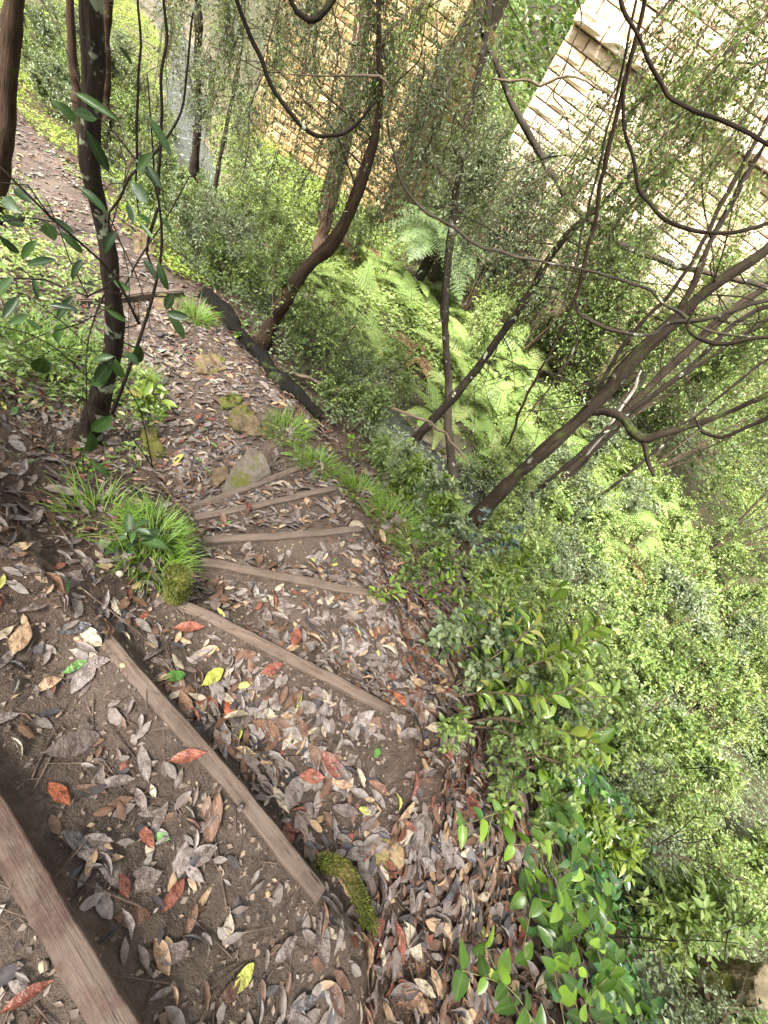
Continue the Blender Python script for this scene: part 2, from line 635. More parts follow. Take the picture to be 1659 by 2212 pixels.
# words for where a thing stands, from the things one can find around it
MARKS = [(560, 770, 'the mossy log'), (275, 645, 'the lone timber step'), (715, 430, 'the shaggy trunk'), (905, 530, 'the tree fern'), (965, 720, 'the grey sapling'),
         (1020, 1130, 'the foot of the thick leaning trunk'), (1300, 855, 'the middle of the thick leaning trunk'), (400, 400, 'the creek pools'), (225, 600, 'the lichen-patched trunk'),
         (1090, 1330, 'the bright young shrub'), (1345, 890, 'the pale dead limb'), (1100, 700, 'the thin dark slanting trunk'), (1220, 400, 'the dark rounded bush'), (1650, 2120, 'the boulder in the corner'),
         (1290, 1895, 'the tan curved branch'), (930, 1110, 'the fishbone fern'), (1520, 680, 'the crossing of the two leaning trunks'), (1400, 950, 'the elbow branch'), (800, 860, 'the long bare stick'),
         (430, 250, 'the straight dark trunk by the creek'), (1530, 1330, 'the leaning dead stem'), (1530, 1715, 'the short sawn stick'), (1240, 620, 'the double vine'), (640, 640, 'the bent brown trunk')]
USED = set()

def place_label(P, heads, tail='', marks=MARKS, near=110):
    px, py, a = project(np.asarray(P, float))
    d = sorted((math.hypot(px - x, py - y), x, y, n) for x, y, n in marks)
    tries = []
    for dist, x, y, n in d[:3]:
        ang = math.degrees(math.atan2(py - y, px - x)) % 360
        w = ['right of', 'lower right of', 'below', 'lower left of', 'left of', 'upper left of', 'above', 'upper right of'][int((ang + 22.5) // 45) % 8]
        for h in heads:
            tries.append('%s %s %s%s' % (h, 'just ' + w if dist < near else w, n, tail))
    for h in heads:
        for a_, b_ in ((0, 1), (0, 2), (1, 2), (0, 3), (1, 3)):
            tries.append('%s between %s and %s' % (h, d[a_][3], d[b_][3]))
    for t in tries:
        if t not in USED and 4 <= len(t.replace('-', ' ').split()) <= 16:
            USED.add(t)
            return t
    return tries[0]

# creek
def creek():
    c = np.array(chaikin(CREEK, 3))
    T = unit(np.gradient(c[:, :2], axis=0))
    Nn = np.stack([T[:, 1], -T[:, 0]], 1)
    acc = Acc()
    w = np.linspace(-.6, .6, 9)
    V = np.zeros((len(c), 9, 3))
    V[..., :2] = c[:, None, :2] + Nn[:, None] * w[None, :, None]
    V[..., 2] = c[:, None, 2] - .02
    i = np.arange(len(c) - 1)[:, None] * 9
    j = np.arange(8)[None]
    F = np.stack([i + j, i + j + 1, i + j + 10, i + j + 9], -1).reshape(-1, 4)
    acc.add(V.reshape(-1, 3), [F])
    m, nt, b = new_mat('creek_water')
    co = objco(nt)
    b.inputs['Base Color'].default_value = (.10, .11, .10, 1)
    b.inputs['Roughness'].default_value = .08
    b.inputs['Specular IOR Level'].default_value = 1.0
    b.inputs['IOR'].default_value = 1.45
    pale_mottle = ramp(nt, noise(nt, 5, co, 6, .7, 1.0), [(.58, (.035, .038, .03)), (.74, (.5, .52, .54))])  # noise mixes pale patches into the dark water colour
    nt.links.new(pale_mottle, b.inputs['Base Color'])
    bump(nt, b, noise(nt, 14, co, 4, .6, .6), .8, .04)
    o = acc.build('creek_water', m, None, shade=True)
    tag(o, 'rippling creek running along the valley floor', kind='structure')
creek()

# ------------------------------------------------------------------ step timbers
def timber_mat(k):
    m, nt, b = new_mat('weathered_timber')
    co = objco(nt)
    mp = nd(nt, 'ShaderNodeMapping')
    mp.inputs['Scale'].default_value = (2.2, 34, 34)
    mp.inputs['Location'].default_value = (k * 3.1, k, 0)
    nt.links.new(co, mp.inputs['Vector'])
    g = noise(nt, 1.0, mp.outputs[0], 6, .7, .25)
    mf = nd(nt, 'ShaderNodeMapping')
    mf.inputs['Scale'].default_value = (7, 130, 130)
    nt.links.new(co, mf.inputs['Vector'])
    gf = noise(nt, 1.0, mf.outputs[0], 4, .7, .3)
    g = mth(nt, 'ADD', mth(nt, 'MULTIPLY', g, .6), mth(nt, 'MULTIPLY', gf, .4))
    pit = ramp(nt, noise(nt, 140, co, 3, .6), [(.30, (1, 1, 1)), (.36, (0, 0, 0))])
    n2 = noise(nt, 9, co, 6, .75)
    warm = [(.062, .036, .027), (.075, .051, .038), (.08, .056, .041), (.085, .060, .045), (.09, .065, .05), (.09, .065, .05), (.09, .065, .05)][k]
    li = tuple(x * 1.75 for x in warm)
    dk = tuple(x * .55 for x in warm)
    c = ramp(nt, g, [(.34, dk), (.5, warm), (.64, li)])
    c = mixc(nt, mth(nt, 'MULTIPLY', pit, .7), c, (.02, .014, .01))
    mud = ramp(nt, n2, [(.44, (0, 0, 0)), (.58, (1, 1, 1))])
    c = mixc(nt, mth(nt, 'MULTIPLY', mud, .65), c, (.115, .086, .066))
    dark = ramp(nt, noise(nt, 3.1, co, 3), [(.58, (0, 0, 0)), (.72, (1, 1, 1))])
    c = mixc(nt, mth(nt, 'MULTIPLY', dark, .6), c, (.05, .036, .028))
    mc = nd(nt, 'ShaderNodeMapping')
    mc.inputs['Scale'].default_value = (5, 60, 60)
    nt.links.new(co, mc.inputs['Vector'])
    ck = ramp(nt, noise(nt, 1.0, mc.outputs[0], 2, .5, .5), [(.24, (1, 1, 1)), (.28, (0, 0, 0))])
    c = mixc(nt, mth(nt, 'MULTIPLY', ck, .8), c, (.02, .014, .011))
    nt.links.new(c, b.inputs['Base Color'])
    b.inputs['Roughness'].default_value = .8
    b.inputs['Specular IOR Level'].default_value = .3
    h = mth(nt, 'SUBTRACT', mth(nt, 'ADD', g, mth(nt, 'MULTIPLY', n2, .5)), mth(nt, 'MULTIPLY', ck, 1.2))
    bump(nt, b, h, 1.0, .009)
    return m

TLAB = ['thick reddish timber step edge nearest the viewer, in the lower left corner',
        'long timber step edge with a rusty bolt head in it',
        'timber step edge beside the mossy stump, its dark end split',
        'timber step edge lying nearly level just above the mossy stump',
        'timber step edge ending in the grass, third from the flat grey rock',
        'timber step edge second from the flat grey rock',
        'farthest timber of the fan, wedged against the flat grey rock']
timber_obj = []
for k, ((ax, ay), (bx, by), zt) in enumerate(TIMB):
    L = math.hypot(bx - ax, by - ay)
    wd = [.056, .044, .044, .044, .044, .044, .044][k]
    hd = .15
    bm = bmesh.new()
    bmesh.ops.create_cube(bm, size=1)
    bmesh.ops.scale(bm, vec=(L, wd, hd), verts=bm.verts)
    bmesh.ops.bevel(bm, geom=list(bm.edges), offset=.005, segments=2, affect='EDGES', profile=.6)
    long_e = [e for e in bm.edges if abs((e.verts[0].co - e.verts[1].co).x) > L * .8]
    bmesh.ops.subdivide_edges(bm, edges=long_e, cuts=46, use_grid_fill=True)
    co = np.array([v.co[:] for v in bm.verts])
    nz = np.stack([fbm3(co + k * 9, 6, 3, 31 + k), fbm3(co + k * 9, 9, 4, 41 + k), fbm3(co + k * 9, 9, 4, 51 + k)], -1)
    bend = .012 * np.sin(co[:, 0] / L * pi + k)
    co2 = co + nz * np.array([.004, .0045, .0045])
    co2[:, 1] += bend
    co2[:, 0] += (np.abs(co[:, 0]) > L * .48) * fbm3(co + k, 30, 2, 8) * .012
    for v, c in zip(bm.verts, co2):
        v.co = c
    me = bpy.data.meshes.new('step_timber')
    bm.to_mesh(me)
    bm.free()
    me.polygons.foreach_set('use_smooth', np.ones(len(me.polygons), bool))
    me.materials.append(timber_mat(k))
    o = bpy.data.objects.new('step_timber', me)
    COL.objects.link(o)
    o.location = ((ax + bx) / 2, (ay + by) / 2, zt - hd / 2 + .008)
    o.rotation_euler = (random.uniform(-.03, .03), random.uniform(-.012, .012), math.atan2(by - ay, bx - ax))
    tag(o, TLAB[k], 'timber', 'timber edges of the path steps')
    timber_obj.append(o)

bm = bmesh.new()
bmesh.ops.create_cone(bm, cap_ends=True, segments=12, radius1=.011, radius2=.009, depth=.007)
bmesh.ops.bevel(bm, geom=list(bm.edges), offset=.0015, segments=1, affect='EDGES')
me = bpy.data.meshes.new('bolt')
bm.to_mesh(me)
bm.free()
m, nt, b = new_mat('rusty_steel')
nt.links.new(ramp(nt, noise(nt, 90, objco(nt)), [(.4, (.05, .035, .03)), (.6, (.16, .13, .12))]), b.inputs['Base Color'])
b.inputs['Metallic'].default_value = .6
b.inputs['Roughness'].default_value = .6
me.materials.append(m)
bp = on_z(519, 1745, .022)
link('bolt', me, timber_obj[1], Matrix.Translation((bp[0], bp[1], .021)))

# lone plank across the path farther on
def plank():
    a, b2 = ground_at(160, 652), ground_at(392, 640)
    acc = Acc()
    L = np.linalg.norm(b2 - a)
    bm = bmesh.new()
    bmesh.ops.create_cube(bm, size=1)
    bmesh.ops.scale(bm, vec=(L, .09, .12), verts=bm.verts)
    bmesh.ops.bevel(bm, geom=list(bm.edges), offset=.01, segments=2, affect='EDGES')
    bmesh.ops.subdivide_edges(bm, edges=[e for e in bm.edges if abs((e.verts[0].co - e.verts[1].co).x) > L * .8], cuts=20, use_grid_fill=True)
    for v in bm.verts:
        v.co += Vector((0, .01 * sin(v.co.x * 5), .006 * sin(v.co.x * 9 + 1)))
    me = bpy.data.meshes.new('step_timber')
    bm.to_mesh(me)
    bm.free()
    me.materials.append(timber_mat(4))
    o = bpy.data.objects.new('step_timber', me)
    COL.objects.link(o)
    o.location = [*(((a + b2) / 2)[:2]), float(((a + b2) / 2)[2]) + .01]
    o.rotation_euler = (0, 0, math.atan2(b2[1] - a[1], b2[0] - a[0]))
    tag(o, 'lone timber step edge across the path behind the dark trunk', 'timber', 'timber edges of the path steps')
plank()
# ------------------------------------------------------------------ stone bridge walls
WALL_Y = 12.5

def stone_mat(name, a, b_, c_, stain):
    m, nt, b = new_mat(name)
    co = objco(nt, 'Object')
    rnd = nd(nt, 'ShaderNodeObjectInfo').outputs['Random']
    vm = nd(nt, 'ShaderNodeVectorMath', operation='ADD')
    cb = nd(nt, 'ShaderNodeCombineXYZ')
    nt.links.new(mth(nt, 'MULTIPLY', rnd, 31.0), cb.inputs[0])
    nt.links.new(mth(nt, 'MULTIPLY', rnd, 17.0), cb.inputs[2])
    nt.links.new(co, vm.inputs[0])
    nt.links.new(cb.outputs[0], vm.inputs[1])
    v = vm.outputs[0]
    n1 = noise(nt, 2.2, v, 6, .65)
    c = ramp(nt, mth(nt, 'ADD', mth(nt, 'MULTIPLY', n1, .7), mth(nt, 'MULTIPLY', rnd, .35)), [(.25, a), (.5, b_), (.8, c_)])
    k = ramp(nt, noise(nt, 1.1, v, 5, .7), [(.52, (0, 0, 0)), (.7, (1, 1, 1))])
    c = mixc(nt, mth(nt, 'MULTIPLY', k, stain), c, (.10, .075, .045))
    nt.links.new(c, b.inputs['Base Color'])
    b.inputs['Roughness'].default_value = .9
    b.inputs['Specular IOR Level'].default_value = .2
    bump(nt, b, noise(nt, 6, v, 6, .7), .8, .03)
    return m

def stone_meshes(mat):
    out = []
    for s in range(5):
        rs = np.random.RandomState(90 + s)
        n = 4
        V, F = [], []
        for i in range(n + 1):
            for j in range(n + 1):
                u, w = i / n - .5, j / n - .5
                ed = (i in (0, n)) or (j in (0, n))
                y = -.5 if ed else -.5 - rs.uniform(.05, .2)
                V.append((u * (.985 if ed else 1) + rs.uniform(-.015, .015), y, w + rs.uniform(-.02, .02)))
        for i in range(n):
            for j in range(n):
                a = i * (n + 1) + j
                F.append((a, a + n + 1, a + n + 2, a + 1))
        o = len(V)
        V += [(-.5, .5, -.5), (.5, .5, -.5), (.5, .5, .5), (-.5, .5, .5)]
        rim = [i * (n + 1) for i in range(n + 1)], [i * (n + 1) + n for i in range(n + 1)], list(range(n + 1)), [n * (n + 1) + j for j in range(n + 1)]
        F.append(tuple(rim[0][::-1]) + (o, o + 1))
        F.append(tuple(rim[1]) + (o + 2, o + 3))
        F.append(tuple(rim[2]) + (o + 3, o))
        F.append(tuple(rim[3][::-1]) + (o + 1, o + 2))
        me = bpy.data.meshes.new('stone')
        me.from_pydata(V, [], F)
        me.update()
        me.materials.append(mat)
        out.append(me)
    return out

mort2, nt, b = new_mat('sunlit_mortar')  # paler copy of the mortar, the bridge wall's sun glare painted in
nt.links.new(ramp(nt, noise(nt, 12, objco(nt), 5), [(.35, (.20, .14, .08)), (.7, (.38, .29, .19))]), b.inputs['Base Color'])
b.inputs['Roughness'].default_value = .95

def backing(name, x0, x1, y0, y1, z0, z1, mat, parent):
    bm = bmesh.new()
    bmesh.ops.create_cube(bm, size=1)
    bmesh.ops.scale(bm, vec=(x1 - x0, y1 - y0, z1 - z0), verts=bm.verts)
    bmesh.ops.translate(bm, vec=((x0 + x1) / 2, (y0 + y1) / 2, (z0 + z1) / 2), verts=bm.verts)
    me = bpy.data.meshes.new(name)
    bm.to_mesh(me)
    bm.free()
    me.materials.append(mat)
    return link(name, me, parent)

mort, nt, b = new_mat('lime_mortar')
nt.links.new(ramp(nt, noise(nt, 12, objco(nt), 5), [(.35, (.05, .04, .028)), (.7, (.15, .12, .08))]), b.inputs['Base Color'])
b.inputs['Roughness'].default_value = .95

def courses(root, meshes, along, x0, x1, y, z0, z1, ch, lw, front=True, ledge=None):
    """courses of stones on the face y (facing -Y) or, front=False, on the face x = y (facing +X)"""
    k, z = 0, z0
    while z < z1 - .05:
        h = ch * random.uniform(.9, 1.1)
        led = ledge is not None and abs(z + h / 2 - ledge) < ch * .5
        x = x0
        first = True
        while x < x1 - .08:
            w = lw * random.uniform(.65, 1.35) * (.6 if first and k % 2 else 1)
            first = False
            w = min(w, x1 - x)
            if x1 - x - w < .12:
                w = x1 - x
            dep = .16 if not led else .34
            off = random.uniform(-.012, .018)
            me = random.choice(meshes)
            sc = Matrix.Diagonal((w - .022, dep, h - .024, 1))
            if front:
                M = Matrix.Translation((x + w / 2, y - off - (dep - .16) / 2, z + h / 2)) @ sc
            else:
                M = Matrix.Translation((y + off, x + w / 2, z + h / 2)) @ Matrix.Rotation(pi / 2, 4, 'Z') @ sc
            link('stone', me, root, M)
            x += w
        z += h
        k += 1

sm1 = stone_mat('shaded_sandstone', (.20, .125, .055), (.34, .225, .105), (.46, .34, .19), .6)  # pier: the trees' shade is painted in as a darker, yellower stone colour
sm2 = stone_mat('sunlit_sandstone', (.40, .28, .16), (.55, .43, .29), (.66, .55, .42), .15)  # bridge wall: same stone, paled so the sunlight is in its colour
pier = empty('bridge_pier', (-7.1, WALL_Y + 1, -2.2))
tag(pier, 'shaded ochre sandstone bridge pier half hidden behind the shaggy trunk and hanging foliage', 'bridge pier')
backing('wall_core', -9.3, -5.02, WALL_Y - .01, WALL_Y + 2.2, -2.5, 3.4, mort, pier)
ms = stone_meshes(sm1)
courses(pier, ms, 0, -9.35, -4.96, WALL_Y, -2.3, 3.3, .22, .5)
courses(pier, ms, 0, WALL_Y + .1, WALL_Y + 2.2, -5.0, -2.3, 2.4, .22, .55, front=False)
abut = empty('bridge_wall', (0, WALL_Y + 1, -2.0))
tag(abut, 'pale sunlit sandstone bridge wall with a projecting ledge at the top of the picture', 'bridge wall')
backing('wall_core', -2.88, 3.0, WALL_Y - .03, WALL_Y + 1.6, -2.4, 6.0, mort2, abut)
_l = ray(1290, 53)
LEDGE = 1.5 + _l[2] / _l[1] * WALL_Y
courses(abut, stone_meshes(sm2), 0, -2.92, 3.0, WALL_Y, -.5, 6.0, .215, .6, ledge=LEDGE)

# ------------------------------------------------------------------ trunks, branches, vines
B_DARK = bark_mat('dark_bark', (.006, .0045, .0035), (.03, .022, .016), (.34, .38, .27), .12, .1)
B_LICH = bark_mat('lichen_bark', (.006, .0045, .0035), (.03, .022, .016), (.22, .25, .16), .33, .1)
B_BROWN = bark_mat('brown_bark', (.008, .005, .0035), (.05, .031, .020), (.2, .18, .13), .04, .1, 55, 6)
B_RED = bark_mat('shaggy_bark', (.022, .012, .009), (.13, .08, .058), None, 0, .05, 85, 2.2)
B_GREY = bark_mat('grey_branch_bark', (.014, .011, .008), (.065, .052, .038), (.34, .36, .28), .16, .15)
B_MOSS = bark_mat('mossy_bark', (.008, .0055, .004), (.038, .027, .019), (.2, .21, .15), .05, .2)
B_PALE = bark_mat('pale_twig_bark', (.04, .03, .02), (.15, .11, .075), None, 0, 0)

def pxpts(lst):
    """(px, py, rho, half width in px) -> world points and radii"""
    P, R = [], []
    for px, py, rho, w in lst:
        p = at_rho(px, py, rho)
        P.append(p)
        R.append(w / FPX * depth(p))
    return P, R

def stem(name, lst, mat, parent=None, rough=.16, nseg=10, step=.06, wob=0.0, kink=0.0):
    P, R = pxpts(lst)
    if wob:
        Q = np.array(P)
        Q[1:-1] += fbm3(Q[1:-1], 2.0, 2, 77)[:, None] * wob
        P = list(Q)
    a = Acc()
    tube(a, P, R, step, nseg, rough, seed=len(lst) + int(lst[0][0]), kink=kink)
    return a.build(name, mat, parent, shade=True, tv=True), P, R

def tree(label, lst, mat, branches=(), name='tree', sink=.25, cat='tree', group=None, rough=.2, nseg=16, base=None):
    """lst: trunk polyline bottom first; the first point stands on the ground"""
    g = ground_at(lst[0][0], lst[0][1]) if base is None else base
    rho = math.hypot(g[0], g[1])
    l2 = [(px, py, rho + dr, w) for px, py, dr, w in lst]
    root = empty(name, g)
    P, R = pxpts(l2)
    P = [g - np.array([0, 0, sink])] + [g] + P[1:]
    R = [R[0] * 1.45, R[0] * 1.12] + R[1:]
    a = Acc()
    tube(a, P, R, .04, nseg, rough, seed=int(lst[0][0]), kink=.014)
    a.build('trunk', mat, root, shade=True, tv=True)
    for bl, bm_ in branches:
        stem('branch', [(px, py, rho + dr, w) for px, py, dr, w in bl], bm_ or mat, root, .18, 9, .04, kink=.025)
    tag(root, label, cat, group)
    return root, rho, P, R

T = {}
T['lichen'] = tree('dark leaning trunk with pale lichen patches beside the path at left',
    [(190, 945, 0, 24), (216, 860, -.05, 21), (244, 770, -.1, 19), (250, 680, -.12, 18.5), (236, 590, -.15, 18), (216, 480, -.15, 18), (202, 390, -.18, 18.5),
     (196, 250, -.22, 20), (194, 110, -.25, 23), (188, -10, -.28, 26), (180, -200, -.3, 26)], B_LICH)
T['brown'] = tree('brown ridged trunk cut off by the upper left corner',
    [(-14, 470, 0, 21), (-2, 350, 0, 19), (12, 200, -.05, 19), (24, 70, -.1, 19), (34, -60, -.15, 19), (50, -260, -.2, 19)], B_BROWN)
T['slim_a'] = tree('slim brown trunk just left of the lichen-patched trunk',
    [(178, 350, 0, 9), (168, 220, 0, 9), (155, 90, 0, 9), (147, -40, 0, 9), (140, -200, 0, 9)], B_BROWN)
T['slim_b'] = tree('slim brown trunk just right of the lichen-patched trunk',
    [(232, 330, 0, 8), (228, 220, 0, 9), (230, 100, 0, 9), (235, -40, 0, 9), (240, -200, 0, 9)], B_BROWN)
T['creek'] = tree('straight dark trunk standing by the creek pools',
    [(412, 470, 0, 8.5), (418, 380, 0, 9), (428, 250, 0, 8.5), (426, 120, 0, 8.5), (428, -30, 0, 8.5), (430, -200, 0, 8)], B_DARK)
T['creek2'] = tree('thin slanting trunk right of the creek pools',
    [(456, 450, 0, 4.5), (472, 360, 0, 4.5), (488, 280, 0, 4.2), (505, 190, 0, 4), (520, 90, 0, 4), (528, -30, 0, 4)], B_DARK)
T['curved'] = tree('brown trunk that bends up from beside the mossy log',
    [(562, 752, 0, 15), (585, 700, 0, 14), (612, 650, -.02, 14), (658, 582, -.05, 13.5), (712, 535, -.08, 13), (752, 460, -.1, 13), (785, 370, -.1, 12),
     (812, 285, -.12, 10), (823, 190, -.15, 6.5), (822, 90, -.15, 6), (820, -20, -.15, 6), (818, -180, -.15, 6)], B_BROWN)
T['shaggy'] = tree('stringy reddish-brown shaggy trunk in front of the sandstone pier',
    [(682, 560, 0, 15), (700, 490, 0, 15), (722, 400, 0, 15), (745, 300, 0, 15), (764, 190, 0, 14), (782, 80, 0, 13), (790, -30, 0, 13), (800, -200, 0, 12)], B_RED, rough=.3)
_a = Acc()
for s in range(9):
    P = np.array(T['shaggy'][2][2:-1]) + np.array([0, -.02, 0])
    t0 = RS.uniform(0, 2 * pi)
    pts = [p + .16 * np.array([cos(t0 + i * .5), -abs(sin(t0 + i * .5)), 0]) for i, p in enumerate(P)]
    tube(_a, pts, [.012] * len(pts), .06, 5, .2, s, kink=.05)
_o = _a.build('hanging_bark', B_RED, T['shaggy'][0], shade=True, tv=True)
_o['kind'] = 'stuff'
T['sapling'] = tree('grey sapling rising through the middle of the picture from the leafy slope',
    [(988, 1085, 0, 9), (975, 1000, 0, 9), (968, 900, 0, 8.5), (968, 800, 0, 8.5), (961, 690, 0, 8.5), (964, 600, 0, 8.2), (978, 470, 0, 8), (990, 380, 0, 7.5),
     (1006, 290, 0, 7.5), (1030, 180, 0, 7.5), (1048, 90, 0, 7.5), (1056, -20, 0, 8), (1060, -160, 0, 8)], B_GREY,
    [([(984, 445, 0, 6), (968, 380, .1, 6), (948, 362, .2, 6), (924, 345, .3, 6), (911, 315, .35, 6), (913, 270, .4, 6), (940, 200, .5, 6.5), (985, 115, .6, 7), (1030, 55, .6, 7.5), (1075, -20, .6, 8)], B_GREY),
     ([(1022, -20, .1, 6), (1040, 60, .1, 6), (1062, 115, .1, 6), (1090, 185, .1, 6), (1125, 260, .1, 6.5), (1165, 330, .15, 6.5), (1205, 400, .15, 6.5), (1260, 465, .2, 6), (1330, 520, .25, 6), (1430, 565, .3, 5.5), (1530, 590, .3, 5.5), (1670, 625, .3, 5)], B_GREY)])
T['lean'] = tree('thick leaning trunk reaching from mid-picture to the right edge',
    [(1012, 1138, 0, 19), (1060, 1085, 0, 16), (1110, 1030, 0, 15), (1200, 950, .05, 15), (1300, 855, .1, 15), (1400, 745, .15, 14), (1500, 655, .2, 14), (1590, 585, .25, 13), (1690, 515, .3, 13), (1900, 350, .4, 12)],
    B_MOSS,
    [([(1275, 890, .1, 7), (1310, 892, .05, 8), (1345, 905, 0, 8), (1388, 945, 0, 8), (1430, 938, 0, 8), (1500, 915, .05, 7), (1580, 890, .1, 6), (1670, 845, .1, 6)], B_MOSS),
     ([(1388, 942, 0, 6), (1400, 985, 0, 4.5), (1413, 1030, 0, 2.5)], B_MOSS),
     ([(1278, 880, .1, 5), (1300, 830, .15, 4.4), (1345, 752, .2, 4.6), (1395, 690, .2, 4.6), (1445, 640, .2, 4.6), (1500, 560, .2, 4.6), (1545, 470, .25, 4.6), (1610, 350, .3, 4.6), (1690, 200, .3, 4.6)], B_MOSS),
     ([(1440, 715, .2, 7), (1500, 610, .25, 6), (1540, 520, .3, 6), (1590, 430, .35, 6), (1650, 330, .4, 6), (1700, 240, .4, 6)], B_MOSS)])
T['lean2'] = tree('second leaning trunk close behind the thick one at right',
    [(1175, 1075, 0, 8), (1270, 975, 0, 8), (1370, 870, 0, 8.5), (1470, 770, 0, 9), (1570, 680, 0, 9), (1690, 590, 0, 9), (1900, 420, 0, 9)], B_MOSS)
for i, (pts, w, lab) in enumerate([
    ([(1190, 1075), (1300, 960), (1420, 850), (1540, 770), (1700, 660)], 4, 'thin dark trunk slanting up right beneath the two thick leaning trunks'),
    ([(1090, 1125), (1230, 1000), (1340, 905), (1480, 800), (1600, 690), (1720, 640)], 4.5, 'dark slanting trunk between the thick leaning trunk and the pale fallen limb'),
    ([(1235, 1120), (1350, 1030), (1480, 920), (1600, 820), (1700, 750)], 3, 'lowest of the thin trunks slanting out at the right edge')]):
    T['par%d' % i] = tree(lab, [(x, y, 0.0, w) for x, y in pts], B_DARK, group=None)
T['dark_slant'] = tree('thin dark trunk slanting up behind the grey sapling',
    [(868, 985, 0, 9), (905, 940, 0, 9), (975, 865, 0, 9), (1060, 755, 0, 8.5), (1130, 655, 0, 8), (1190, 550, 0, 8), (1245, 485, 0, 7), (1320, 420, 0, 6.5), (1400, 335, 0, 6), (1500, 215, 0, 6), (1580, 100, 0, 5)], B_DARK)

def vine(label, pts, rho, w, mat=B_GREY, name='vine', cat='vine', wob=.0, rho2=None):
    n = len(pts)
    r2 = rho if rho2 is None else rho2
    l = [(x, y, rho + (r2 - rho) * i / (n - 1), w if np.isscalar(w) else w[0] + (w[1] - w[0]) * i / (n - 1)) for i, (x, y) in enumerate(pts)]
    l = [(a_, b_, c_, d_ * .78 * (.35 if i in (0, n - 1) and 0 < a_ < 1659 and 0 < b_ < 2212 else 1)) for i, (a_, b_, c_, d_) in enumerate(l)]
    o, P, R = stem(name, l, mat, None, .2, 9, .03, kink=.03)
    tag(o, label, cat)
    return P

vine('twisted double vine hanging from the top edge at right of centre',
     [(1400, -60), (1385, 40), (1352, 150), (1332, 240), (1308, 340), (1278, 460), (1262, 560), (1240, 650), (1214, 715), (1165, 810), (1110, 930), (1092, 965)], 3.2, (6.5, 3.2), B_BROWN, rho2=3.7)
vine('thin vine strand twining beside the double vine',
     [(1388, -60), (1372, 40), (1362, 130), (1345, 215), (1318, 320), (1262, 470), (1246, 560), (1222, 650), (1240, 735), (1180, 840), (1120, 930)], 3.15, (4.2, 2.2), B_GREY, rho2=3.75)
vine('greenish branch curving from the top edge to the right edge',
     [(1335, -40), (1350, 30), (1372, 90), (1400, 150), (1440, 200), (1490, 225), (1560, 255), (1680, 322)], 2.9, (5.5, 5.5), B_MOSS, 'branch', 'branch')
vine('looping branch that sags and runs out at the right edge above the leaning trunks',
     [(1352, 150), (1348, 215), (1357, 270), (1374, 345), (1392, 420), (1412, 462), (1455, 498), (1510, 518), (1570, 518), (1620, 505), (1690, 470)], 2.8, (4.4, 5.4), B_MOSS, 'branch', 'branch')
vine('long thin branch crossing from the pier to the leaning trunks',
     [(836, 250), (856, 350), (880, 415), (915, 455), (960, 480), (1010, 512), (1060, 540), (1130, 562), (1230, 580), (1310, 600), (1390, 630), (1480, 690), (1560, 715), (1680, 730)], 3.3, (3.6, 3.8), B_GREY, 'branch', 'branch')
vine('dark branch sagging across the top in front of the pier',
     [(505, -40), (520, 30), (548, 105), (580, 170), (622, 228), (655, 268), (690, 285), (730, 280), (770, 255), (815, 215)], 3.4, (6.5, 4.5), B_DARK, 'branch', 'branch')
vine('short branch dipping below the top edge at centre',
     [(610, -40), (636, 20), (662, 37), (690, 32), (720, 2), (740, -40)], 3.0, (6, 7), B_DARK, 'branch', 'branch')
vine('low branch arching across the right edge below the leaning trunks',
     [(1240, 640), (1262, 672), (1290, 690), (1340, 718), (1400, 722), (1440, 700), (1520, 690), (1690, 640)], 2.9, (4, 6), B_GREY, 'branch', 'branch')
vine('thick mossy branch sweeping along the right edge',
     [(1510, 650), (1500, 700), (1530, 730), (1580, 742), (1690, 728)], 2.7, (4.5, 6.5), B_MOSS, 'branch', 'branch')
vine('arching branch at the right edge below the leaning trunks',
     [(1500, 900), (1520, 930), (1560, 940), (1600, 920), (1690, 885)], 3.0, (5, 6), B_DARK, 'branch', 'branch')
vine('pale thin branch across the top of the shaggy trunk',
     [(590, 165), (680, 165), (740, 160), (790, 150), (820, 152), (835, 170), (845, 200)], 3.1, (2, 3.5), B_PALE, 'branch', 'branch')
vine('pale crooked branch in front of the sunlit bridge wall',
     [(1060, 170), (1110, 178), (1150, 185), (1170, 198), (1190, 195), (1240, 190), (1290, 195), (1310, 200)], 3.4, (4, 2.5), B_PALE, 'branch', 'branch')
vine('thin vertical stem dropping from the top edge near the looping branch',
     [(1240, -30), (1255, 40), (1232, 95), (1205, 175), (1190, 215), (1225, 260), (1240, 330)], 3.6, (2.2, 1.6), B_GREY, 'twig', 'twig')
vine('thin straight twig slanting in front of the bridge wall',
     [(1470, -30), (1400, 60), (1330, 190), (1260, 310), (1180, 420), (1120, 520)], 3.5, (2.5, 1.5), B_GREY, 'twig', 'twig')
vine('long bare stick lying over the shrubs below the mossy log',
     [(588, 795), (650, 808), (720, 838), (800, 862), (860, 885), (925, 912), (985, 965), (1015, 1000)], 4.1, (5, 3.5), B_PALE, 'fallen_stick', 'stick')
# thin saplings beside the lichen trunk
for lab, pts, rho, w in [
    ('thin dark sapling stem right of the lichen trunk, forked near the top', [(334, 590), (330, 480), (331, 360), (336, 230), (345, 100), (350, -30)], 2.3, (4.5, 4)),
    ('thin dark sapling stem nearest the lichen trunk', [(300, 470), (298, 330), (302, 200), (300, 90), (296, -30)], 2.1, (3.5, 3)),
    ('thin slanted stem crossing behind the big sapling leaves', [(235, 520), (265, 450), (310, 370), (350, 300), (385, 190), (415, 80), (430, -30)], 2.0, (4, 3))]:
    vine(lab, pts, rho, w, B_DARK, 'sapling_stem', 'sapling')

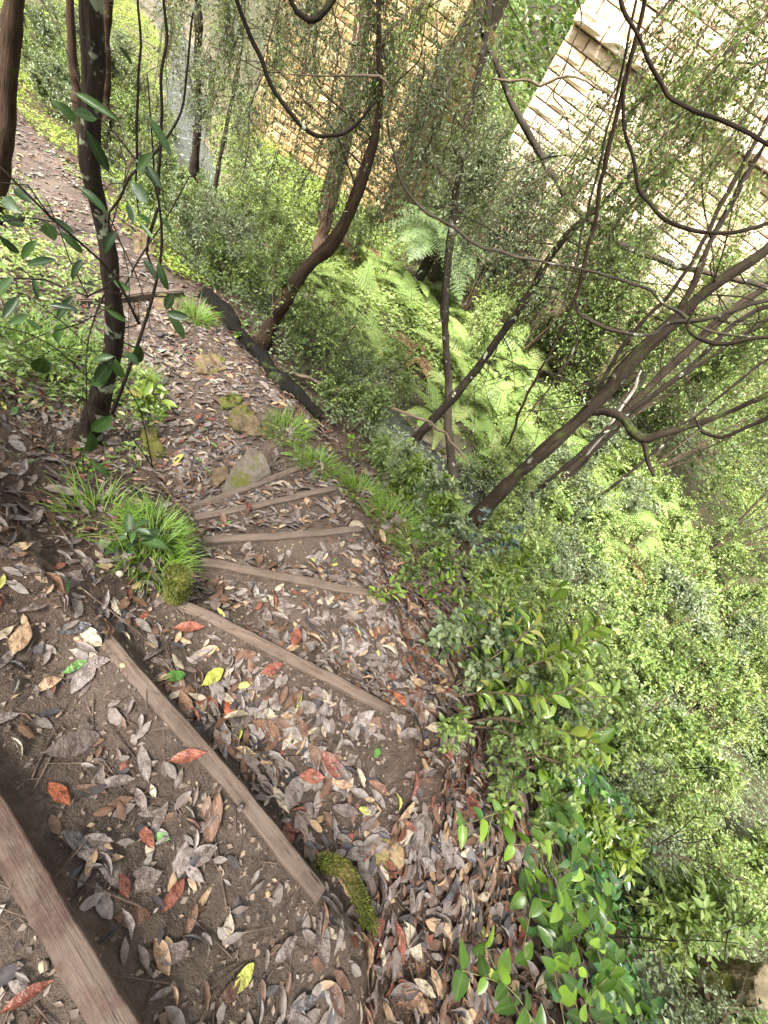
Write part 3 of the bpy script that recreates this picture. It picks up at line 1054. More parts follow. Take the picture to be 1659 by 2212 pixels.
# bare side twigs on the trees
def side_twigs(key, n, i0, i1, Lr, seed, out=None, r=.006, mat=None):
    rs = np.random.RandomState(seed)
    root, rho, P, R = T[key]
    P = np.array(P)
    for k in range(n):
        f = rs.uniform(i0, min(i1, len(P) - 1.01))
        i = int(f)
        p = P[i] + (P[i + 1] - P[i]) * (f - i)
        d = unit(rdir(1, .1, rs)[0] * [1, .7, .8] + (np.array(out) if out is not None else 0))
        L = rs.uniform(*Lr)
        pts = [p]
        for q in range(5):
            d = unit(d + rs.normal(0, .32, 3) + np.array([0, 0, -.06]))
            pts.append(pts[-1] + d * L / 5)
        a = Acc()
        rr = r * rs.uniform(.6, 1.3)
        PP, _ = tube(a, pts, np.linspace(rr, rr * .3, 6), .06, 5, .1, k)
        for b_ in range(3):
            j = rs.randint(len(PP) // 3, len(PP) - 1)
            d2 = unit(rdir(1, 0, rs)[0] + unit(PP[-1] - PP[0]) * .8)
            q = [PP[j]]
            for _ in range(4):
                d2 = unit(d2 + rs.normal(0, .35, 3))
                q.append(q[-1] + d2 * L * .1)
            tube(a, q, np.linspace(rr * .5, rr * .2, 5), .06, 4, 0, k)
        a.build('twig', mat or B_GREY, root, shade=True, tv=True)
side_twigs('sapling', 16, 4, 12, (.6, 1.8), 1, None, .006)
side_twigs('lean', 18, 3, 9, (.7, 2.0), 2, None, .007, B_DARK)
side_twigs('lean2', 10, 2, 6, (.7, 1.8), 3, None, .006, B_DARK)
side_twigs('dark_slant', 16, 3, 11, (.7, 2.0), 4, None, .007, B_DARK)
side_twigs('curved', 12, 5, 12, (.6, 1.6), 5, None, .006)
side_twigs('shaggy', 14, 2, 8, (.8, 2.2), 6, None, .009, B_DARK)
side_twigs('lichen', 10, 3, 9, (.5, 1.2), 7, None, .004, B_DARK)
side_twigs('creek', 10, 2, 6, (.8, 2.0), 8, None, .009, B_DARK)
side_twigs('slim_a', 6, 1, 5, (.5, 1.4), 9, None, .006, B_DARK)
side_twigs('par0', 6, 1, 4, (.6, 1.5), 10, None, .006, B_DARK)

# mossy log along the path edge
def log():
    lst = [(432, 632), (470, 672), (520, 728), (560, 770), (592, 815), (632, 850), (684, 900)]
    P, R = [], []
    for i, (x, y) in enumerate(lst):
        g = ground_at(x, y + 8)
        P.append(g + np.array([0, 0, .06]))
        R.append([.085, .095, .09, .085, .08, .07, .045][i])
    a = Acc()
    tube(a, P, R, .02, 18, .5, 5, kink=.03)
    o = a.build('fallen_log', bark_mat('rotten_log_bark', (.002, .002, .0015), (.009, .008, .006), (.05, .055, .035), .12, .22), None, shade=True, tv=True)
    tag(o, 'dark rotting mossy log lying along the outer edge of the path', 'log')
log()

# pale fallen limb far right and root on the litter
vine('pale dead limb lying in the green undergrowth behind the leaning trunks', [(1265, 985), (1310, 930), (1345, 880), (1372, 840), (1385, 800)], 7.0, (4, 5), bark_mat('bleached_wood', (.1, .085, .07), (.28, .25, .22)), 'fallen_limb', 'limb')

# ------------------------------------------------------------------ rocks
def rock_mat(name, a, b_, c_, moss=.3):
    m, nt, b = new_mat(name)
    co = objco(nt)
    n1 = noise(nt, 9, co, 6, .7)
    c = ramp(nt, n1, [(.3, a), (.52, b_), (.75, c_)])
    k = ramp(nt, noise(nt, 5, co, 5, .65), [(.60 - .3 * moss, (0, 0, 0)), (.68 - .3 * moss, (1, 1, 1))])
    geo = nd(nt, 'ShaderNodeNewGeometry')
    c = mixc(nt, k, c, mixc(nt, noise(nt, 120, co, 2), (.045, .048, .010), (.12, .118, .028)))
    nt.links.new(c, b.inputs['Base Color'])
    b.inputs['Roughness'].default_value = .9
    b.inputs['Specular IOR Level'].default_value = .2
    bump(nt, b, mth(nt, 'ADD', n1, mth(nt, 'MULTIPLY', noise(nt, 60, co, 4, .7), .4)), 1.0, .02)
    return m

RK_GREY = rock_mat('grey_sandstone', (.05, .041, .031), (.115, .096, .075), (.18, .153, .122), .25)
RK_OCH = rock_mat('ochre_rock', (.06, .041, .024), (.12, .085, .052), (.19, .14, .088), .3)
RK_MOSS = rock_mat('mossy_rock', (.06, .045, .028), (.13, .10, .06), (.2, .16, .1), .75)

def hull_rock(name, pts, mat, seed, disp=.012, cuts=4, parent=None, bev=.007):
    bm = bmesh.new()
    for p in pts:
        bm.verts.new([float(c) for c in p])
    r = bmesh.ops.convex_hull(bm, input=list(bm.verts))
    bmesh.ops.delete(bm, geom=[g for g in r['geom_interior'] if isinstance(g, bmesh.types.BMVert)], context='VERTS')
    bmesh.ops.bevel(bm, geom=list(bm.edges), offset=bev, segments=1, affect='EDGES')
    bmesh.ops.triangulate(bm, faces=bm.faces)
    for _ in range(cuts):
        long_e = [e for e in bm.edges if e.calc_length() > .022]
        if long_e and len(bm.verts) < 9000:
            bmesh.ops.subdivide_edges(bm, edges=long_e, cuts=1)
            bmesh.ops.triangulate(bm, faces=bm.faces)
    bm.normal_update()
    co = np.array([v.co[:] for v in bm.verts])
    no = np.array([v.normal[:] for v in bm.verts])
    k = fbm3(co + seed, 8, 4, seed) - .8 * np.abs(fbm3(co * [1, 1, 2.2] + seed, 11, 3, seed + 4))
    co = co + no * (k * disp)[:, None]
    for v, c in zip(bm.verts, co):
        v.co = c
    me = bpy.data.meshes.new(name)
    bm.to_mesh(me)
    bm.free()
    me.materials.append(mat)
    return link(name, me, parent)

def slab(label, poly, zt, zb, mat, seed, shrink=1.12, disp=.012, tilt=None):
    """polygon in photo units at height zt; bottom ring larger at zb"""
    if zt is None:
        gc = ground_at(*np.mean(poly, 0))
        zt, zb = gc[2] + .012, gc[2] - .12
    top = np.array([on_z(x, y, zt) for x, y in poly])
    if tilt is not None:
        top[:, 2] += np.array(tilt)
    c = top.mean(0)
    bot = c + (top - c) * shrink
    bot[:, 2] = zb
    o = hull_rock('rock', list(top) + list(bot), mat, seed, disp)
    tag(o, label, 'rock')
    return o

slab('large flat grey rock with a pointed top against the farthest timber of the steps',
     [(543, 968), (572, 988), (586, 1022), (560, 1040), (500, 1058), (478, 1068), (484, 1040), (505, 1000)], -.74, -1.0, RK_GREY, 3, 1.08, .01, [.03, .02, 0, 0, -.02, -.05, -.03, 0])
slab('small brown rock tucked beside the flat grey rock', [(462, 1010), (490, 1002), (500, 1030), (470, 1048), (456, 1030)], -.82, -1.0, RK_OCH, 4)
slab('jagged brown rock on the path edge near the end of the log', [(500, 880), (535, 868), (560, 905), (582, 945), (545, 935), (505, 925)], -.86, -1.1, RK_OCH, 5, 1.1, .03)
slab('yellow-mossed rock at the path edge behind the jagged brown rock', [(468, 858), (500, 848), (530, 856), (515, 878), (478, 884)], -.93, -1.12, RK_MOSS, 6, 1.1, .02)
slab('ochre rock with moss at the path edge below the log', [(420, 770), (455, 757), (490, 770), (492, 795), (455, 808), (425, 800)], -.99, -1.2, RK_OCH, 7, 1.1, .03)
slab('low mossy rock at the inner edge of the path by the lichen trunk', [(305, 925), (330, 920), (350, 950), (365, 985), (335, 985), (310, 960)], -.88, -1.1, RK_MOSS, 8, 1.1, .02)
slab('ochre stone beside the lone timber step', [(325, 640), (350, 632), (385, 650), (385, 672), (340, 668)], -1.1, -1.3, RK_OCH, 9, 1.1, .02)
slab('upright orange-brown stone by the far bend of the path', [(285, 505), (312, 492), (335, 540), (325, 580), (295, 560)], -1.27, -1.6, RK_OCH, 10, 1.1, .03)
slab('flat tan stone set among the dead leaves', [(795, 1820), (830, 1800), (872, 1830), (868, 1870), (820, 1880), (800, 1850)], None, None, rock_mat('tan_stone', (.14, .09, .045), (.25, .17, .09), (.33, .25, .15), .05), 12, 1.1, .012)
slab('mossy stump of stone between the grass and the steps', [(358, 1222), (385, 1212), (405, 1225), (408, 1255), (385, 1275), (358, 1262)], -.02, -.4, RK_MOSS, 13, 1.05, .02)
slab('boulder half hidden in the creeper at the lower right corner', [(1630, 2110), (1650, 2080), (1700, 2110), (1700, 2190), (1640, 2190)], -.95, -1.5, rock_mat('yellowish_rock', (.09, .07, .04), (.17, .135, .08), (.24, .2, .125), .3), 14, 1.05, .02)

# stones in the creek
for i, (px, py, s_) in enumerate([(905, 985, .16), (930, 1010, .12), (950, 965, .2), (890, 1030, .1), (925, 955, .14), (960, 1035, .14), (800, 885, .14), (440, 390, .3), (380, 330, .3), (470, 430, .3), (505, 400, .35)]):
    g = ground_at(px, py)
    rs_ = np.random.RandomState(400 + i)
    pts = g + rdir(16, 0, rs_) * np.array([1.2, 1.0, .7]) * s_ * rs_.uniform(.75, 1, (16, 1))
    o = hull_rock('creek_stone', pts, (RK_GREY, RK_OCH)[i % 3 == 0], 30 + i, .02)
    tag(o, place_label(g, [('tan' if i % 3 == 0 else 'grey') + ' creek stone', ('tan' if i % 3 == 0 else 'grey') + ' rounded creek stone']), 'stone', 'stones in the creek')

# moss covered stick by the long timber
def moss_stick():
    lst = [(692, 1862), (735, 1872), (765, 1912), (785, 1962), (800, 2005)]
    P = [on_z(x, y, Hz(*on_z(x, y, -.1)[:2]) + .03) for x, y in lst]
    a = Acc()
    tube(a, P, [.018, .024, .024, .023, .018], .012, 12, .3, 3)
    m = rock_mat('cushion_moss', (.05, .06, .008), (.12, .14, .018), (.22, .24, .04), 1.0)
    o = a.build('mossy_stick', [bark_mat('mossy_stick_bark', (.05, .035, .015), (.16, .11, .05), None, 0, .75)], None, shade=True, tv=True)
    tag(o, 'short stick coated in bright green moss beside the end of the long timber', 'stick')
    b_ = Acc()
    PP, rr = resample(P, [.03] * 5, .01)
    n = 2600
    i = RS.randint(0, len(PP), n)
    off = rdir(n, 1.0)
    base = PP[i] + off * .021 * np.array([1, 1, 1])
    leaves(b_, base, unit(off + rdir(n) * .6), rdir(n), RS.uniform(.006, .013, n), RS.uniform(.002, .004, n), RS.rand(n))
    mo = b_.build('moss', leaf_mat('moss_fronds', [(0, (.035, .05, .006)), (.5, (.10, .12, .012)), (1, (.20, .21, .03))], .7, .2), o)
    mo['kind'] = 'stuff'
moss_stick()
def moss_tuft(name, px, py, z, r, n, seed):
    rs = np.random.RandomState(seed)
    o = [q for q in bpy.data.objects if q.get('label') == name][0]
    me = o.data
    me.calc_loop_triangles()
    V = np.array([v.co[:] for v in me.vertices])
    N = np.array([v.normal[:] for v in me.vertices])
    k = fbm3(V, 14, 3, seed)
    idx = np.nonzero((N[:, 2] > .15) & (k > -.25))[0]
    i = rs.choice(idx, n)
    ac = Acc()
    leaves(ac, V[i] + rs.normal(0, .006, (n, 3)), unit(N[i] + rdir(n, .3, rs) * .7), rdir(n, 0, rs), rs.uniform(.006, .015, n), rs.uniform(.002, .005, n), np.clip(rs.normal(.4, .2, n), 0, 1))
    m = ac.build('moss', bpy.data.materials['moss_fronds'], o)
    m['kind'] = 'stuff'
moss_tuft('mossy stump of stone between the grass and the steps', 0, 0, 0, 0, 5000, 1)
moss_tuft('yellow-mossed rock at the path edge behind the jagged brown rock', 0, 0, 0, 0, 4000, 2)
moss_tuft('low mossy rock at the inner edge of the path by the lichen trunk', 0, 0, 0, 0, 3000, 3)
# ------------------------------------------------------------------ foliage materials
F_GREY = leaf_mat('grey_green_leaf', [(0, (.03, .044, .02)), (.35, (.095, .13, .062)), (.7, (.17, .22, .11)), (1, (.28, .32, .18))], .4, .35, .45)
F_MID = leaf_mat('mid_green_leaf', [(0, (.035, .06, .016)), (.4, (.11, .17, .045)), (.75, (.20, .28, .075)), (1, (.33, .39, .13))], .4, .4, .45)
F_BRIGHT = leaf_mat('bright_green_leaf', [(0, (.08, .13, .03)), (.5, (.19, .28, .075)), (1, (.36, .43, .15))], .42, .4, .5)
F_FERN = leaf_mat('fern_green', [(0, (.12, .19, .045)), (.5, (.25, .35, .10)), (.9, (.37, .45, .17)), (1, (.45, .38, .17))], .55, .4, .4)
F_TFERN = leaf_mat('tree_fern_green', [(0, (.085, .13, .05)), (.5, (.15, .21, .09)), (1, (.23, .30, .14))], .5, .35, .45)
F_GLOSS = leaf_mat('glossy_creeper_leaf', [(0, (.012, .04, .008)), (.45, (.028, .085, .014)), (.8, (.055, .15, .022)), (1, (.13, .27, .03))], .22, .25, .7)
F_YEL = leaf_mat('yellow_green_leaf', [(0, (.05, .09, .014)), (.5, (.12, .19, .028)), (1, (.27, .33, .06))], .25, .35, .65)
F_DARK = leaf_mat('dark_broad_leaf', [(0, (.012, .035, .012)), (.5, (.025, .07, .022)), (1, (.05, .12, .035))], .3, .3, .6)
F_GRASS = leaf_mat('grass_blade', [(0, (.07, .14, .015)), (.5, (.15, .27, .03)), (.9, (.26, .37, .07)), (1, (.40, .37, .16))], .45, .4, .45)
F_DRY = leaf_mat('dry_frond', [(0, (.10, .06, .03)), (.5, (.22, .14, .07)), (1, (.38, .28, .16))], .8, .3, .2)
F_BACK = leaf_mat('hill_foliage', [(0, (.03, .05, .02)), (.4, (.075, .12, .04)), (.75, (.15, .21, .07)), (1, (.25, .30, .12))], .45, .35, .5)
F_LIME = leaf_mat('lime_moss_leaf', [(0, (.09, .15, .015)), (.5, (.20, .30, .035)), (1, (.36, .44, .09))], .5, .4, .4)
TWIG = bark_mat('twig_bark', (.04, .028, .02), (.13, .095, .065))

def twigs_into(acc, A, B, r, mid=None):
    """three-sided straight twigs from A to B (n,3)"""
    n = len(A)
    D = unit(B - A)
    X = unit(np.cross(D, rdir(n)))
    Y = np.cross(D, X)
    V = np.zeros((n, 6, 3))
    for k in range(3):
        o = X * cos(k * 2.094) + Y * sin(k * 2.094)
        V[:, k] = A + o * r[:, None]
        V[:, 3 + k] = B + o * (r * .55)[:, None]
    F = np.array([[0, 1, 4, 3], [1, 2, 5, 4], [2, 0, 3, 5]])
    FF = (F[None] + (np.arange(n) * 6)[:, None, None]).reshape(-1, 4)
    acc.add(V.reshape(-1, 3), [FF])

def leafy_twigs(acc, A, D, L, m, ll, lw, rnd0, tmpl=LEAF_S, sag=.25, tw=.0022, up=.8, rs=RS, spread=.9):
    """n twigs from A in direction D, each with m leaves; slot 0 leaves, slot 1 wood"""
    n = len(A)
    t = (np.arange(m) + rs.uniform(.1, .9, (n, m))) / m
    t = .12 + .88 * t
    mid = A[:, None] + D[:, None] * (L[:, None, None] * t[..., None])
    mid[..., 2] -= sag * L[:, None] * t * t
    P = mid.reshape(-1, 3)
    k = len(P)
    Dr = np.repeat(D, m, 0)
    side = unit(np.cross(Dr, rdir(k, 0, rs)))
    ld = unit(Dr * .55 + side * spread + np.array([0, 0, -.15]))
    N = rdir(k, up * 2, rs)
    size = rs.uniform(.65, 1.25, k)
    r = np.clip(np.repeat(rnd0, m) + rs.normal(0, .17, k), 0, 1)
    acc.m = 0
    leaves(acc, P, ld, N, ll * size, lw * size, r, tmpl)
    if tw:
        acc.m = 1
        B = A + D * L[:, None]
        B[:, 2] -= sag * L
        Mp = A + D * (L * .5)[:, None]
        Mp[:, 2] -= sag * L * .25
        twigs_into(acc, A, Mp, np.full(n, tw))
        twigs_into(acc, Mp, B, np.full(n, tw * .7))
        acc.m = 0

def shrub(label, base, h, r, n, ll=.036, lw=.019, mat=F_GREY, nst=4, lean=(0, 0), group=None, name='shrub', cat='shrub', seed=0, tone=.5, tmpl=LEAF_S, m=11, stem_r=.009):
    rs = np.random.RandomState(1000 + seed)
    base = np.asarray(base, float)
    root = empty(name, base)
    tips = []
    for k in range(nst):
        a = rs.uniform(0, 2 * pi)
        q = r * rs.uniform(.25, .85)
        hh = h * rs.uniform(.65, 1.0)
        e = base + np.array([cos(a) * q + lean[0], sin(a) * q + lean[1], hh])
        mdl = base + (e - base) * .5 + np.array([cos(a + 1) * r * .12, sin(a + 1) * r * .12, h * .05])
        ac = Acc()
        pts = [base + np.array([cos(a), sin(a), 0]) * .02 - np.array([0, 0, .08]), mdl, e]
        tube(ac, pts, [stem_r * 1.3, stem_r, stem_r * .35], .08, 5, .15, k + seed)
        ac.build('stem', TWIG, root, shade=True, tv=True)
        tips.append(pts)
    nt_ = max(8, n // m)
    w = rs.randint(0, nst, nt_)
    f = rs.uniform(.25, 1, nt_) ** .7
    S = np.array(tips)[w]
    A = np.where((f < .5)[:, None], S[:, 0] + (S[:, 1] - S[:, 0]) * (f * 2)[:, None], S[:, 1] + (S[:, 2] - S[:, 1]) * (f * 2 - 1)[:, None])
    out = A - (base + np.array([lean[0] * .5, lean[1] * .5, h * .35]))
    D = unit(unit(out) * .7 + rdir(nt_, .2, rs) * .9)
    L = rs.uniform(.25, .6, nt_) * r
    ac = Acc()
    leafy_twigs(ac, A, D, L, m, ll, lw, np.clip(tone + rs.normal(0, .18, nt_), 0, 1), tmpl, rs=rs, tw=.003)
    ac.build('foliage', [mat, TWIG], root)
    tag(root, label, cat, group)
    return root

def spray(parent, P0, length, n, ll=.03, lw=.013, mat=F_GREY, seed=0, out=None, tone=.5, m=12, name='hanging_spray', wide=.35, stiff=.35):
    rs = np.random.RandomState(5000 + seed)
    o = unit(np.array([rs.normal(), rs.normal(), 0])) if out is None else unit(np.array(out, float))
    k = 7
    pts = [np.asarray(P0, float)]
    for i in range(k):
        s = (i + 1) / k
        pts.append(pts[-1] + (o * stiff * (1 - s) + np.array([0, 0, -1.0]) * (.25 + s) + rs.normal(0, .14, 3)) * length / k)
    ac = Acc()
    ac.m = 1
    tube(ac, pts, np.linspace(.007, .002, k + 1), .08, 4, .1, seed)
    PP = np.array(pts)
    nt_ = max(6, n // m)
    f = rs.uniform(.05, 1, nt_) * k
    i = np.clip(f.astype(int), 0, k - 1)
    A = PP[i] + (PP[i + 1] - PP[i]) * (f - i)[:, None]
    D = unit(rdir(nt_, -.5, rs) + np.array([0, 0, -.5]))
    leafy_twigs(ac, A, D, rs.uniform(.4, 1.1, nt_) * length * wide, m, ll, lw, np.clip(tone + rs.normal(0, .2, nt_), 0, 1), sag=.35, rs=rs, up=.5)
    return ac.build(name, [mat, TWIG], parent)

def crown(parent, c, rad, n, ll, lw, mat, seed, clumps=26, name='crown'):
    rs = np.random.RandomState(7000 + seed)
    cc = rdir(clumps, 0, rs) * (rs.uniform(.35, 1, clumps) ** .5)[:, None] * np.array(rad) + np.array(c)
    w = rs.randint(0, clumps, n)
    P = cc[w] + rs.normal(0, .16, (n, 3)) * np.array(rad)
    ac = Acc()
    leaves(ac, P, rdir(n, -.3, rs), rdir(n, 1.2, rs), ll * rs.uniform(.7, 1.3, n), lw * rs.uniform(.7, 1.3, n), np.clip(rs.normal(.5, .22, n), 0, 1))
    return ac.build(name, mat, parent)

# crowns over the path (they shade it; the frame ends below them)
crown(T['lichen'][0], (-1.0, 1.0, 4.6), (2.3, 2.3, 1.0), 2600, .17, .085, F_DARK, 1, 34)
crown(T['brown'][0], (-4.2, 2.6, 5.2), (2.6, 2.4, 1.3), 3000, .17, .085, F_DARK, 2, 34)
def tree_behind(x, y, label, seed, cz, rad, n):
    g = np.array([x, y, Hz(x, y)])
    root = empty('tree', g)
    ac = Acc()
    tube(ac, [g - [0, 0, .3], g + [.1, .05, 1.5], g + [.05, .2, 3.2], g + [.2, .3, cz]], [.16, .12, .1, .04], .1, 12, .15, seed)
    ac.build('trunk', B_BROWN, root, shade=True, tv=True)
    crown(root, (x + .2, y + .3, g[2] + cz), rad, n, .17, .085, F_DARK, seed, 36)
    tag(root, label, 'tree')
tree_behind(.9, -2.6, 'tree standing behind the viewer whose crown shades the steps', 11, 4.2, (2.6, 2.2, 1.2), 3400)
tree_behind(-1.9, -1.8, 'tree up the bank behind the viewer, its crown over the path', 12, 4.2, (2.4, 2.2, 1.2), 3200)

# ------------------------------------------------------------------ small-leaved shrubs on the slope below the path
def near_path_line(px):
    return px
SHRUBS = []
def gshrub(px, py, h, r, n, label, group, **kw):
    g = ground_at(px, py)
    SHRUBS.append(g)
    return shrub(label, g, h, r, n, group=group, seed=len(SHRUBS), **kw)

def wshrub(x, y, h, r, n, label, group, **kw):
    g = np.array([x, y, Hz(x, y)])
    q = project(g + np.array([0, 0, h * .5]))
    if q[2] < .2 or not (-220 < q[0] < 1880 and -300 < q[1] < 2430):
        return None
    SHRUBS.append(g)
    if group:
        size = 'tall' if h > .8 else ('low' if h < .5 else 'rounded')
        label = place_label(g + np.array([0, 0, h * .5]), [label, size + ' ' + label])
    return shrub(label, g, h, r, n, group=group, seed=len(SHRUBS), **kw)

def poisson(n, xr, yr, mask, dmin, seed):
    rs = np.random.RandomState(seed)
    x, y = rs.uniform(*xr, n * 40), rs.uniform(*yr, n * 40)
    _, e, i, c = H0(x, y, False)
    out = np.zeros((0, 2))
    for k in range(len(x)):
        if mask(x[k], y[k], e[k], i[k], c[k]) and (len(out) == 0 or np.min((out[:, 0] - x[k]) ** 2 + (out[:, 1] - y[k]) ** 2) > dmin * dmin):
            out = np.vstack([out, [x[k], y[k]]])
            if len(out) >= n:
                break
    return out

for i, (x, y) in enumerate(poisson(52, (-12, .3), (2.4, 10), lambda x, y, e, i, c: e > .75 and c < -.55 and not (-.75 < x - .02 * y < .3 and y > 2.6), .55, 1)):
    lft = x < -3
    wshrub(x, y, RS.uniform(.5, .95), RS.uniform(.45, .7), 2300, 'small-leaved grey-green shrub' if i % 3 else 'small-leaved mid-green shrub',
           'shrubs near the creek pools' if lft else 'small-leaved shrubs on the slope below the mossy log', tone=.5, mat=F_GREY if i % 2 else F_MID, ll=(.036, .045, .03)[i % 3], lw=(.019, .02, .018)[i % 3])
for i, (x, y) in enumerate(poisson(60, (.5, 8), (-2, 6.2), lambda x, y, e, i, c: e > 1.15 and c < -.2 and not (x < 1.5 and y > 2.4) and not (e < 2.4 and y < 2.0), .52, 2)):
    d = math.hypot(x, y)
    wshrub(x, y, RS.uniform(.4, .75), RS.uniform(.4, .62), 2300, 'fine-leaved pale green shrub',
           'shrubs close under the lower right path edge' if d < 3.2 else 'fine-leaved shrubs on the slope below the leaning trunks', tone=.62, mat=(F_GREY, F_MID, F_BRIGHT, F_MID)[i % 4], ll=(.028, .045, .036, .075)[(i * 7) % 4], lw=(.016, .018, .024, .032)[(i * 7) % 4])
for i, (x, y) in enumerate(poisson(30, (-4.5, 11), (6.8, 12), lambda x, y, e, i, c: c > .7 and e > 0 and not (-3.9 < x < -1.3 and y < 11) and not (-1.4 < x < 2.0 and y < 9.3), .95, 3)):
    wshrub(x, y, RS.uniform(.6, 1.2), RS.uniform(.6, .95), 2300, 'leafy valley-floor shrub', 'shrubs on the valley floor around the ferns', tone=.62, ll=.055, lw=.03, mat=(F_MID, F_BRIGHT, F_GREY)[i % 3], stem_r=.012)
for i, (x, y) in enumerate(poisson(22, (-7.5, -.5), (5.5, 10.5), lambda x, y, e, i, c: .35 < abs(c) < .9 and not (-1.3 < x) and e > 0, .45, 19)):
    wshrub(x, y, RS.uniform(.5, .8), RS.uniform(.5, .7), 2000, 'creekside mid-green shrub', 'shrubs overhanging the creek', tone=.55, mat=(F_MID, F_BRIGHT)[i % 2], ll=.045, lw=.022)
for i, (x, y) in enumerate(poisson(30, (.75, 8.5), (4.8, 8.2), lambda x, y, e, i, c: .3 < abs(c) < 1.2, .5, 9)):
    wshrub(x, y, RS.uniform(.7, 1.0), RS.uniform(.6, .8), 2600, 'creekside pale green shrub', 'shrubs overhanging the hidden creek', tone=.6, mat=(F_BRIGHT, F_MID, F_GREY)[i % 3], ll=(.045, .06)[i % 2], lw=(.024, .034)[i % 2])
for i, x in enumerate(np.arange(-3.1, 5.5, .62)):
    wshrub(x, 11.75 + .2 * (i % 2), RS.uniform(1.0, 1.5), .75, 2400, 'shrub at the foot of the bridge wall', 'shrubs along the foot of the bridge wall', tone=.5, ll=.055, lw=.028, mat=(F_MID, F_GREY)[i % 2])
for i, (x, y, h, r, n, lab, tone, mat) in enumerate([
    (-1.5, 11.2, 3.4, 1.0, 11000, 'dark rounded bush in front of the sunlit bridge wall', .3, F_GREY),
    (-3.6, 14.5, 4.2, 1.5, 6500, 'tall green bush in the gap between pier and bridge wall', .55, F_MID),
    (.2, 11.2, 3.3, 1.2, 14000, 'bush at the foot of the bridge wall, right of the dark rounded bush', .5, F_GREY),
    (1.5, 11.0, 3.7, 1.4, 16000, 'leafy bush at the right end of the bridge wall', .5, F_MID),
    (-2.7, 11.4, 3.3, 1.1, 11000, 'bush at the left foot of the bridge wall', .55, F_GREY),
    (3.0, 10.8, 4.6, 1.4, 15000, 'tall bush hiding the right end of the bridge wall', .55, F_MID),
    (4.6, 11.0, 4.6, 1.8, 9000, 'big bush at the right edge behind the leaning trunks', .5, F_MID),
    (7.0, 10.4, 4.2, 1.8, 8000, 'outermost big bush at the right edge', .45, F_GREY)]):
    wshrub(x, y, h, r, n, lab, None, tone=tone, ll=.068, lw=.032, mat=mat, nst=9, stem_r=.014)

# ------------------------------------------------------------------ hanging sprays at the top
k = 0
for tr, px0, px1, rho0, rho1, cnt, ztop in [('shaggy', 520, 800, 9.0, 11.5, 40, 2.6), ('curved', 600, 880, 4.2, 5.5, 8, 2.2), ('sapling', 820, 1090, 4.4, 7.0, 30, 2.6), ('creek', 360, 560, 6.5, 9.5, 16, 2.8),
                                            ('dark_slant', 1080, 1330, 5.0, 7.5, 9, 1.9), ('lean', 1440, 1720, 3.6, 6.0, 24, 2.4)]:
    for i in range(cnt):
        px, py = RS.uniform(px0, px1), RS.uniform(-160, 230)
        P = at_rho(px, py, RS.uniform(rho0, rho1))
        if tr in ('dark_slant', 'lean'):
            P = at_rho(px, RS.uniform(-80 if tr == 'lean' else 180, 420), RS.uniform(rho0, rho1))
        spray(T[tr][0], P, RS.uniform(.7, 1.7), int(RS.uniform(420, 800)), ll=.036, lw=.014, mat=F_MID if (k % 4 == 0 or tr == 'lean') else F_GREY, seed=k, tone=RS.uniform(.4, .72))
        k += 1

# ------------------------------------------------------------------ ground cover
def cover(name, label, n, xr, yr, mask, ll, lw, mat, hmax, tone=.5, up=1.2, tmpl=LEAF_S, clump=.7, seed=0, lie=.3):
    rs = np.random.RandomState(300 + seed)
    x, y = rs.uniform(*xr, n), rs.uniform(*yr, n)
    z, dE, dI, dC = H0(x, y)
    c = fbm2(x, y, clump, 3, 50 + seed)
    ok = mask(x, y, dE, dI, dC) & (rs.rand(n) < np.clip(.75 + c * 1.1, .05, 1))
    x, y, z, c = x[ok], y[ok], z[ok], c[ok]
    n = len(x)
    hh = hmax * np.clip(.5 + c * .9, .12, 1.6) * rs.rand(n) ** .8
    P = np.stack([x, y, z + .01 + hh], -1)
    D = rdir(n, 0, rs)
    D[:, 2] = D[:, 2] * lie
    s = rs.uniform(.6, 1.3, n)
    ac = Acc()
    leaves(ac, P, D, rdir(n, up * 2, rs), ll * s, lw * s, np.clip(tone + c * .35 + rs.normal(0, .2, n), 0, 1), tmpl)
    o = ac.build(name, mat)
    tag(o, label, kind='stuff')
    return o

cover('undergrowth', 'small-leaved undergrowth covering the slope below the path', 170000, (-7, 9), (-1.5, 8), lambda x, y, e, i, c: (e > np.where(x < -.9, .38, .7)) & (c < -.45) & ((x < .2) | (e > 2.3) | ((y > 2.2) & (e > 1.0))), .042, .022, F_GREY, .34, .45, seed=1)
cover('valley_undergrowth', 'bright low greenery on the valley floor beyond the creek', 330000, (-9, 24), (3, 19), lambda x, y, e, i, c: (c > .55) & (e > 0), .085, .05, F_BRIGHT, .2, .6, seed=2, clump=.45)
cover('far_undergrowth', 'greenery covering the far hillside behind the bridge', 150000, (-34, 30), (8, 42), lambda x, y, e, i, c: (c > 5.5) & ((y > WALL_Y + 2) | (x < -9.5) | (x > 3.5)), .21, .11, F_BACK, 2.2, .5, seed=3, clump=.25)
cover('gully_greenery', 'bright green moss and grass on the bank above the creek at upper left', 130000, (-17, -3.4), (3, 15), lambda x, y, e, i, c: (e > -.05) & (np.abs(c) > .5) & (c < 3.5), .05, .02, F_LIME, .26, .6, seed=4)
cover('bank_undergrowth', 'weedy low plants on the bank left of the path', 46000, (-9, -.8), (-.4, 4.4), lambda x, y, e, i, c: (i > np.where(x < -2.4, -.32, .02) + .2 * np.sin(x * 4)) & (i < 2.2) & (x < -1.3), .05, .022, F_MID, .2, .55, seed=5, clump=1.6)
cover('far_woods', 'distant wood on the hillside beyond the bridge', 70000, (-60, 40), (22, 60), lambda x, y, e, i, c: c > 9, .5, .28, F_BACK, 6.0, .5, seed=6, clump=.15)

